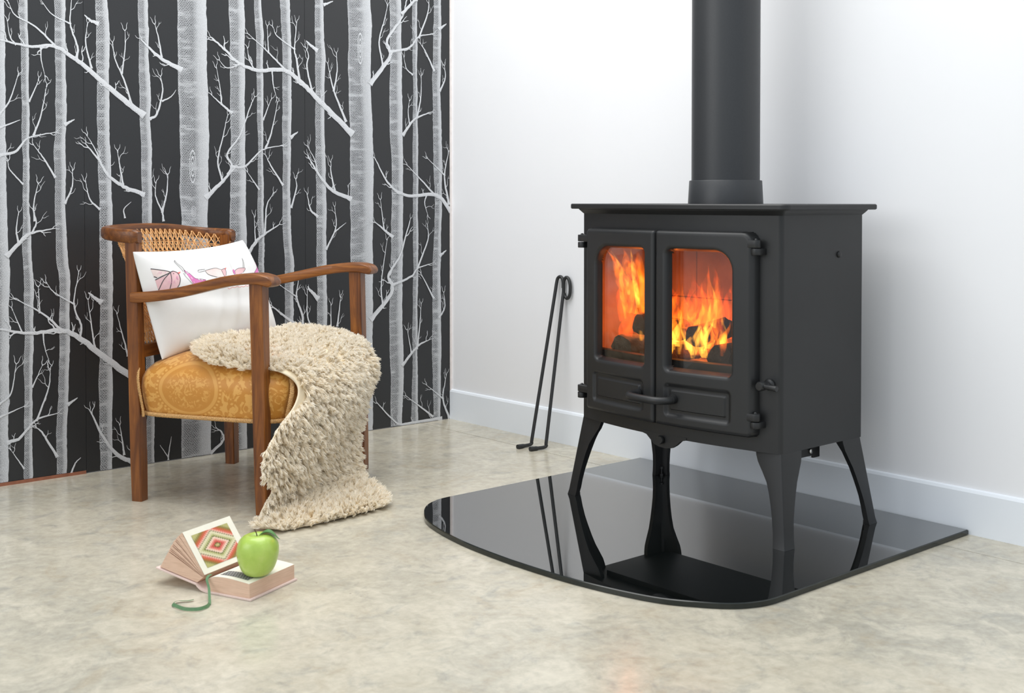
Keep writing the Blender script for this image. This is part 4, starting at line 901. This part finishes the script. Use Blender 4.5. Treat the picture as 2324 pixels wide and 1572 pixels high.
for side in (1, -1):
    for j in range(NT + 1):
        for i in range(NS + 1):
            s, t = .5 - .5 * cos(pi * i / NS), .5 - .5 * cos(pi * j / NT)
            if side < 0 and (i in (0, NS) or j in (0, NT)): idx[side, i, j] = idx[1, i, j]; continue
            idx[side, i, j] = len(mb.v); mb.v.append(tuple(pil(s, t, side)))
    for j in range(NT):
        for i in range(NS): mb.f.append((idx[side, i, j], idx[side, i + 1, j], idx[side, i + 1, j + 1], idx[side, i, j + 1])); mb.mi.append(0)
mb.build('pillow_case', m_cotton, pillow, world=False, angle=0)
BIRDS = [MB() for _ in range(6)]; mb = BIRDS[0]
mats = list(INK.values()); order = list(INK)
def dense(L, n, closed=False):
    P = [np.array((*p, 0), float) for p in L]
    if closed: P = P + [P[0]]
    return [(q[0], q[1]) for q in (spline(P, n) if len(P) > 2 else [P[0] * (1 - k / n) + P[1] * k / n for k in range(n + 1)])]
for lay, (k, L) in enumerate(BIRD_FILLS):
    mb = BIRDS[(0, 0, 0, 1, 2, 2, 2, 3, 3, 3, 4)[lay]]
    mb.cur = order.index(k); off = .0006 + lay * .00003; Q = dense(L, 4, True)[:-1]
    cx, cy = np.mean([q[0] for q in Q]), np.mean([q[1] for q in Q]); b = len(mb.v); m = len(Q); K = 4
    mb.v.append(tuple(pil(cx, cy, 1, off)))
    for r in range(1, K + 1):
        for q in Q: mb.v.append(tuple(pil(cx + (q[0] - cx) * r / K, cy + (q[1] - cy) * r / K, 1, off)))
    for i in range(m):
        j = (i + 1) % m; mb.f.append((b, b + 1 + i, b + 1 + j)); mb.mi.append(mb.cur)
        for r in range(K - 1): mb.f.append((b + 1 + r * m + i, b + 1 + (r + 1) * m + i, b + 1 + (r + 1) * m + j, b + 1 + r * m + j)); mb.mi.append(mb.cur)
def pen(L, w, k, off):
    mb.cur = order.index(k); Q = np.array(dense(L, 5)); T = np.gradient(Q, axis=0); T[:, 0] *= .46; T[:, 1] *= .28; T /= np.linalg.norm(T, axis=1)[:, None] + 1e-9
    b = len(mb.v)
    for q, t in zip(Q, T):
        for s in (-1, 1): mb.v.append(tuple(pil(q[0] - t[1] * s * w / .46, q[1] + t[0] * s * w / .28, 1, off)))
    for i in range(len(Q) - 1): mb.f.append((b + 2 * i, b + 2 * i + 1, b + 2 * i + 3, b + 2 * i + 2)); mb.mi.append(mb.cur)
for q, (w, L) in enumerate(BIRD_LINES):
    mb = BIRDS[(0, 0, 0, 0, 0, 1, 1, 1, 1, 2, 2, 2, 2, 3, 3, 3, 4)[q]]; pen(L, w * .00036, 'dark', .0011)
mb = BIRDS[5]; pen(STITCH, .0005, 'red', .0008)
rg = random.Random(3)
def dots(c, rx, ry, n, k, r):
    mb.cur = order.index(k)
    for _ in range(n):
        a, q = rg.random() * 2 * pi, sqrt(rg.random()); s, t = c[0] + rx * q * cos(a), c[1] + ry * q * sin(a); b = len(mb.v)
        for i in range(6): mb.v.append(tuple(pil(s + r / .46 * cos(i * pi / 3), t + r / .28 * sin(i * pi / 3), 1, .0012)))
        mb.f.append(tuple(range(b, b + 6))); mb.mi.append(mb.cur)
mb = BIRDS[1]; mc = BIRD_FILLS[3][1]
for i in range(14):
    f = rg.random(); a, c = mc[0], mc[6]; d = mc[3]
    p = (np.array(a) * (1 - f) + np.array(c) * f) if i < 8 else (np.array(mc[2]) * (1 - f) + np.array(d) * f) + np.array([0, -.012])
    dots(p + np.array([.008, 0]), .004, .004, 1, 'white', .0016)
mb = BIRDS[0]; dots((.075, .765), .03, .012, 16, 'magenta', .0006); dots((.105, .66), .02, .03, 22, 'magenta', .0006); dots((.145, .70), .008, .03, 5, 'magenta', .0012); dots((.137, .738), .001, .001, 1, 'dark', .0014)
for q in BIRDS[:5]: q.build('bird_print', mats, pillow, world=False, angle=0)
BIRDS[5].build('stitch_line', mats, pillow, world=False, angle=0)

# ------------------------------------------------------------------ sheepskin
skin = thing('sheepskin', 'cream curly sheepskin draped from the chair seat down to the floor', 'sheepskin', (.260, -1.094, 0), CRZ)
SEC = [((.095, -.105, .380), (.205, .185, .384)), ((.168, -.203, .364), (.245, .205, .388)), ((.252, -.234, .347), (.305, .214, .388)), ((.322, -.236, .341), (.360, .216, .378)),
       ((.394, -.222, .337), (.412, .226, .354)), ((.428, -.212, .305), (.432, .226, .310)), ((.438, -.240, .258), (.440, .190, .258)), ((.432, -.300, .215), (.444, .135, .205)),
       ((.425, -.345, .168), (.447, .098, .155)), ((.425, -.347, .125), (.449, .078, .106)), ((.425, -.325, .085), (.452, .066, .064)), ((.415, -.345, .045), (.462, .052, .034)),
       ((.412, -.372, .018), (.490, .030, .018)), ((.420, -.386, .010), (.535, -.015, .010)), ((.445, -.392, .007), (.585, -.068, .007)), ((.480, -.386, .0055), (.612, -.122, .0055))]
near = np.array(spline([a for a, b in SEC], 8)); far = np.array(spline([b for a, b in SEC], 8))
GN, GT = len(near), 61
tt = np.linspace(0, 1, GT); S_ = np.arange(GN)
G = near[:, None, :] * (1 - tt)[None, :, None] + far[:, None, :] * tt[None, :, None]
fr = np.linspace(0, 1, GN)[:, None]; u_ = tt[None, :]
G[:, :, 0] += .020 * np.sin(pi * u_) * np.exp(-((fr - .36) / .2) ** 2) + .012 * np.sin(pi * u_) * np.exp(-((fr - .95) / .06) ** 2) - .030 * np.sin(pi * u_) * np.exp(-((fr - .0) / .05) ** 2) * -1
G[:, :, 2] += .012 * np.sin(pi * u_) ** .7 * np.clip((.30 - fr) / .12, 0, 1)
G[:, :, 2] += .004 * np.sin(u_ * 9 + fr * 7) * np.exp(-((fr - .1) / .2) ** 2) + .003 * (np.sin(u_ * 8 + fr * 21) + 1) * (fr > .78) * np.clip((1 - fr) / .08, 0, 1)
G[:, :, 0] += .008 * np.sin(u_ * 7 + fr * 9) * np.exp(-((fr - .55) / .16) ** 2)
G[:, :, 1] += .006 * np.sin(fr * 40) * (np.abs(u_ - .5) * 2) ** 3
dS = np.gradient(G, axis=0); dT = np.gradient(G, axis=1); Nn = np.cross(dS, dT); Nn /= np.linalg.norm(Nn, axis=2, keepdims=True) + 1e-9
if Nn[4, 30, 2] < 0: Nn = -Nn
mb = MB(); mb.v = [tuple(q) for q in G.reshape(-1, 3)]
mb.v += [tuple(q) for q in (G - Nn * .003).reshape(-1, 3)]; tot = GN * GT
for i in range(GN - 1):
    for j in range(GT - 1):
        a, b, c, d = i * GT + j, i * GT + j + 1, (i + 1) * GT + j + 1, (i + 1) * GT + j
        mb.f.append((a, b, c, d)); mb.f.append((tot + d, tot + c, tot + b, tot + a)); mb.mi += [0, 0]
rim = [j for j in range(GT)] + [i * GT + GT - 1 for i in range(1, GN)] + [(GN - 1) * GT + j for j in range(GT - 2, -1, -1)] + [i * GT for i in range(GN - 2, 0, -1)]
for k in range(len(rim)): a, b = rim[k], rim[(k + 1) % len(rim)]; mb.f.append((a, tot + a, tot + b, b)); mb.mi.append(0)
mb.build('hide', m_hide, skin, world=False, angle=0)
# narrow bare strip of hide folded along the near edge of the seat
def fleece(NC=5200, MS=20):
    areaw = np.linalg.norm(np.cross(dS, dT), axis=2); pw = areaw.ravel(); 
    edge_boost = 1 + 1.2 * ((np.abs(u_ - .5) * 2) ** 10 + 0 * fr) + 1.2 * (fr > .97); bare = (fr > .26) & (fr < .41) & (u_ < .055); pw = (areaw * edge_boost * np.where(bare, 0, 1)).ravel(); pw /= pw.sum()
    c = RNG.choice(GN * GT, NC, p=pw); ci, cj = c // GT, c % GT
    P = G.reshape(-1, 3)[c] + dS.reshape(-1, 3)[c] * RNG.uniform(-.5, .5, (NC, 1)) + dT.reshape(-1, 3)[c] * RNG.uniform(-.5, .5, (NC, 1))
    N = Nn.reshape(-1, 3)[c].copy()
    es = (np.abs(cj / (GT - 1) - .5) * 2) ** 6 * np.sign(cj - (GT - 1) / 2); tdir = dT.reshape(-1, 3)[c]; tdir = tdir / (np.linalg.norm(tdir, axis=1, keepdims=True) + 1e-9)
    sdir = dS.reshape(-1, 3)[c]; sdir = sdir / (np.linalg.norm(sdir, axis=1, keepdims=True) + 1e-9)
    ef = np.exp(-(GN - 1 - ci) / 3.0) - np.exp(-ci / 3.0)
    D = N + tdir * es[:, None] * 1.5 + sdir * ef[:, None] * 1.4 + RNG.normal(0, .27, (NC, 3))
    steep = 1 - np.abs(N[:, 2]); D[:, 2] -= .45 * steep
    D /= np.linalg.norm(D, axis=1, keepdims=True)
    fv = ci / (GN - 1)
    L = np.where(fv < .32, .017, .025) * RNG.uniform(.75, 1.25, NC)
    L = np.where((fv < .24) & (cj < 8), L * 1.35, L)
    low = (fv > .8); D[low, 2] = np.maximum(D[low, 2], -.30)
    D /= np.linalg.norm(D, axis=1, keepdims=True)
    # frames
    ref = np.where(np.abs(D[:, 2:3]) < .8, np.array([[0, 0, 1.]]), np.array([[1., 0, 0]]))
    E1 = np.cross(D, ref); E1 /= np.linalg.norm(E1, axis=1, keepdims=True); E2 = np.cross(D, E1)
    S = NC * MS; rep = lambda A: np.repeat(A, MS, axis=0)
    ang = RNG.uniform(0, 2 * pi, S); rr = .0072 * np.sqrt(RNG.random(S))
    T1 = rep(tdir); T2 = rep(sdir)
    root = rep(P) + T1 * (rr * np.cos(ang))[:, None] + T2 * (rr * np.sin(ang))[:, None]
    e1, e2, d = rep(E1), rep(E2), rep(D); Ls = rep(L) * RNG.uniform(.82, 1.1, S)
    tipo = rep(P) + d * Ls[:, None] + e1 * (rr * .55 * np.cos(ang))[:, None] + e2 * (rr * .55 * np.sin(ang))[:, None] + RNG.normal(0, .0011, (S, 3))
    K = 5; pts = np.empty((S, K, 3)); phc = rep(RNG.uniform(0, 2 * pi, NC)) + RNG.normal(0, .5, S); curl = rep(RNG.uniform(.0010, .0026, NC))
    droop = rep(steep) * .006
    for k in range(K):
        f = k / (K - 1); base = root * (1 - f) + tipo * f; w = curl * min(1, f * 1.8)
        pts[:, k] = base + e1 * (w * np.sin(phc + f * 7.5))[:, None] + e2 * (w * np.cos(phc + f * 7.5))[:, None]
        pts[:, k, 2] -= droop * f * f
    pts[:, :, 2] = np.maximum(pts[:, :, 2], .002)
    # each strand is a thin twisting ribbon of wool
    rad = np.array([.0011, .0013, .0013, .0011, .0005]); V = np.empty((S, K, 2, 3)); tw = RNG.uniform(0, pi, S)
    for k in range(K):
        a = tw + k * .5; off = e1 * np.cos(a)[:, None] + e2 * np.sin(a)[:, None]
        V[:, k, 0] = pts[:, k] + off * rad[k]; V[:, k, 1] = pts[:, k] - off * rad[k]
    V = V.reshape(-1, 3).astype(np.float32); base = (np.arange(S) * K * 2)[:, None]
    F = np.stack([np.concatenate([base + 2 * k, base + 2 * k + 1, base + 2 * k + 3, base + 2 * k + 2], 1) for k in range(K - 1)], 1).reshape(-1, 4)
    me = bpy.data.meshes.new('fleece'); me.vertices.add(len(V)); me.vertices.foreach_set('co', V.ravel())
    me.loops.add(F.size); me.loops.foreach_set('vertex_index', F.ravel().astype(np.int32))
    me.polygons.add(len(F)); me.polygons.foreach_set('loop_start', (np.arange(len(F)) * 4).astype(np.int32))
    try: me.polygons.foreach_set('loop_total', np.full(len(F), 4, np.int32))
    except Exception: pass
    me.polygons.foreach_set('use_smooth', np.ones(len(F), bool)); me.update(calc_edges=True); me.validate()
    me.materials.append(m_wool); o = bpy.data.objects.new('fleece', me); COL.objects.link(o); o.parent = skin; o['kind'] = 'stuff'
fleece()

# ------------------------------------------------------------------ book
BA = radians(22)
book = thing('book', 'small thick open hardback with a fanned left half lying on the floor', 'book', (1.150, -1.487, 0), BA)
def bbox(name, x0, x1, y0, y1, z0, z1, mat, bev=.0008):
    mb = MB(); mb.box(x0, x1, y0, y1, z0, z1); return mb.build(name, mat, book, world=False, smooth=False, bevel=bev)
bbox('back_cover', .000, .1015, 0, .142, .0003, .0042, m_cover)
# right page block with an arched top
prof = [(.004, .0044), (.0965, .0044), (.0962, .0318), (.0900, .0326), (.070, .0342), (.048, .0354), (.028, .0352), (.012, .0334), (.002, .0300), (-.004, .0260), (-.002, .016)]
mb = MB(); mb.prism(prof, lambda x, z: (x, .003, z), lambda x, z: (x, .139, z)); mb.build('page_block', m_edgep, book, world=False, angle=25)
topf = spline([(x, 0, z + .0003) for x, z in prof[2:10]], 4)
mb = MB(); mb.rings([[(p[0], .0029, p[2] - .0009), (p[0], .0029, p[2]), (p[0], .1391, p[2]), (p[0], .1391, p[2] - .0009)] for p in topf]); mb.build('open_page', m_page, book, world=False, angle=30)
def zr(x): return float(np.interp(x, [q[0] for q in reversed(topf)], [q[2] for q in reversed(topf)]))
def plate(x0, x1, y0, y1):
    mb = MB(); xs = np.linspace(x0, x1, 8); uv = []
    for i, x in enumerate(xs):
        for k, y in enumerate((y0, y1)): mb.v.append((x, y, zr(x) + .0004)); uv.append((i / 7, k))
    for i in range(7): mb.f.append((2 * i, 2 * i + 2, 2 * i + 3, 2 * i + 1)); mb.mi.append(0)
    o = mb.build('text_plate', m_text, book, world=False, smooth=False); with_uv(o, uv=uv)
plate(.016, .083, .014, .041); plate(.020, .083, .066, .092)
# fanned left half
def leafpack(a0, a1, L, name, mat, x0=-.010, z0=.0300, y0=.003, y1=.139, curve=.0, low=None):
    """wedge of pages between two opening angles (degrees)"""
    mb = MB(); n = 7; lo = []; hi = []
    for k in range(n):
        t = k / (n - 1); l = .004 + (L - .004) * t
        for a, out, hh in ((a0, lo, 0), (a1, hi, 1)):
            A = radians(a) + curve * sin(pi * t) * .5
            px, pz = low if (low and hh == 0) else (x0, z0)
            out.append((px - l * cos(A), pz + l * sin(A)))
    prof = lo + hi[::-1]
    mb.prism(prof, lambda x, z: (x, y0, z), lambda x, z: (x, y1, z)); return mb.build(name, mat, book, world=False, angle=25)
leafpack(10.2, 23.5, .099, 'page_bundle', m_edgep, -.012, .0262, low=(-.0265, .0158))
for a0, a1, L, z0, cv in ((24.2, 25.4, .100, .0266, .03), (26.2, 27.2, .099, .0270, .05), (28.0, 31.5, .099, .0274, .04), (32.4, 33.4, .098, .0278, .06), (34.4, 39.2, .098, .0282, .05), (40.0, 41.2, .097, .0286, .08), (42.0, 47.2, .097, .0288, .05), (47.8, 53.4, .096, .0296, .03)):
    leafpack(a0, a1, L, 'page_bundle', m_edgep, -.011, z0, curve=cv)
pg = leafpack(53.6, 54.2, .0965, 'open_page', m_page, -.0095, .0302, .0027, .1393)
A = radians(54.45); ca, sa = cos(A), sin(A)
mb = MB(); uv = []
for i in range(2):
    for j in range(2):
        l = (.0145, .0845)[i]; y = (.018, .122)[j]; mb.v.append((-.0095 - l * ca + .0004, y, .0302 + l * sa + .0003)); uv.append((i, j))
mb.f.append((0, 2, 3, 1)); mb.mi.append(0); o = mb.build('stitch_picture', m_ikat, book, world=False, smooth=False); with_uv(o, uv=uv)
# left cover and rounded spine
A9 = radians(10.0)
mb = MB(); L = .103
q0 = (-.031, .0150); d9 = (-cos(A9), sin(A9)); n9 = (-sin(A9) * -1 * -1, -cos(A9))
mb.prism([q0, (q0[0] + d9[0] * L, q0[1] + d9[1] * L), (q0[0] + d9[0] * L - sin(A9) * .0034, q0[1] + d9[1] * L - cos(A9) * .0034), (q0[0] - sin(A9) * .0034, q0[1] - cos(A9) * .0034)], lambda x, z: (x, 0, z), lambda x, z: (x, .142, z))
mb.build('front_cover', m_cover, book, world=False, smooth=False, bevel=.0007)
so = [(.001, .0005), (-.006, .0007), (-.014, .0018), (-.022, .0044), (-.028, .0082), (-.0315, .0118)]
mb = MB(); si = [(x + .0006, z + .0032) for x, z in so]; mb.prism(so + si[::-1], lambda x, z: (x, 0, z), lambda x, z: (x, .142, z)); mb.build('spine', m_cover, book, world=False, angle=30)
# ribbon bookmark
ca2, sa2 = cos(-BA), sin(-BA)
def wl(x, y, z): X, Y = x - 1.150, y + 1.487; return (X * ca2 - Y * sa2, X * sa2 + Y * ca2, z)
RB = [(-.0035, .012, .0330), (-.0030, .003, .0322), (-.0005, -.0035, .0270), wl(1.166, -1.494, .016), wl(1.190, -1.505, .0050), wl(1.208, -1.514, .0014), wl(1.224, -1.527, .0012), wl(1.231, -1.548, .0022), wl(1.213, -1.565, .0016), wl(1.186, -1.571, .0024), wl(1.170, -1.568, .0016), wl(1.161, -1.555, .0030), wl(1.169, -1.539, .0022), wl(1.172, -1.528, .0030)]
C = spline(RB, 8); mb = MB(); rs = []
for i, p in enumerate(C):
    f = i / (len(C) - 1); t = C[min(i + 1, len(C) - 1)] - C[max(i - 1, 0)]; t /= np.linalg.norm(t) + 1e-9
    a = .15 + 1.1 * max(0, sin((f - .25) * 5)) ; side = np.cross(t, np.array([0, 0, 1.])); side /= np.linalg.norm(side) + 1e-6
    if f < .4: side = np.array([1., 0, 0])
    up = np.cross(side, t); wv = side * cos(a) + up * sin(a) if f > .4 else side
    wdt = .0032 if f < .97 else .0026; q = p + np.array([0, 0, abs(wv[2]) * wdt])
    nn = np.cross(t, wv)
    rs.append([tuple(q - wv * wdt - nn * .0002), tuple(q + wv * wdt - nn * .0002), tuple(q + wv * wdt + nn * .0002), tuple(q - wv * wdt + nn * .0002)])
mb.rings(rs); mb.build('bookmark_ribbon', m_ribbon, book, world=False, angle=60)

# ------------------------------------------------------------------ apple
apple = thing('apple', 'green apple with a stem and one leaf sitting on the open book', 'apple', (1.206, -1.413, .0345))
prof = [(.0001, .0050), (.006, .0030), (.012, .0008), (.0175, .0004), (.024, .0035), (.031, .0115), (.0365, .024), (.0397, .038), (.0402, .048), (.0385, .059), (.0340, .0685), (.0270, .0750), (.0190, .0780), (.0120, .0770), (.0070, .0735), (.0035, .0690), (.0001, .0675)]
S = spline([(a, 0, b) for a, b in prof], 3); mb = MB(); n = 40; rs = []
for p in S:
    ring = []
    for k in range(n):
        a = 2 * pi * k / n; q = max(p[0], .0001); w = 1 + .022 * cos(5 * a + .4) * (q / .04) * (1 if p[2] > .05 else .6) + .012 * cos(2 * a)
        ring.append((1.206 + q * w * cos(a), -1.413 + q * w * sin(a), .0345 + p[2] + (.0016 * cos(a - .6) * q / .04)))
    rs.append(ring)
mb.rings(rs); mb.build('flesh', m_apple, apple, angle=0)
mb = MB(); mb.tube([(1.206, -1.413, .1005), (1.2055, -1.4135, .109), (1.2040, -1.4150, .116), (1.2015, -1.4170, .1218)], [.0013, .0011, .0011, .0017], 8); mb.build('stem', m_stem, apple, angle=0)
mb = MB(); n = 11; ld = np.array([.62, .78, 0]); lp = np.array([-.78, .62, 0]); b0 = np.array([1.2075, -1.4115, .1085])
for k in range(n):
    t = k / (n - 1); w = .0098 * sin(pi * t ** .8) + .0003; c = b0 + ld * (.041 * t) + np.array([0, 0, .009 * sin(pi * min(1, t * 1.1)) - .006 * t * t])
    for s, dz in ((-1, .0026), (-.5, .0006), (0, 0), (.5, .0006), (1, .0026)): mb.v.append(tuple(c + lp * w * s + np.array([0, 0, dz * w / .0098])))
m0 = len(mb.v); mb.v += [(x, y, z - .0004) for x, y, z in mb.v]
for k in range(n - 1):
    for s in range(4):
        a = k * 5 + s; mb.f.append((a, a + 1, a + 6, a + 5)); mb.f.append((m0 + a, m0 + a + 5, m0 + a + 6, m0 + a + 1)); mb.mi += [0, 0]
mb.build('leaf', m_leaf, apple, angle=0)
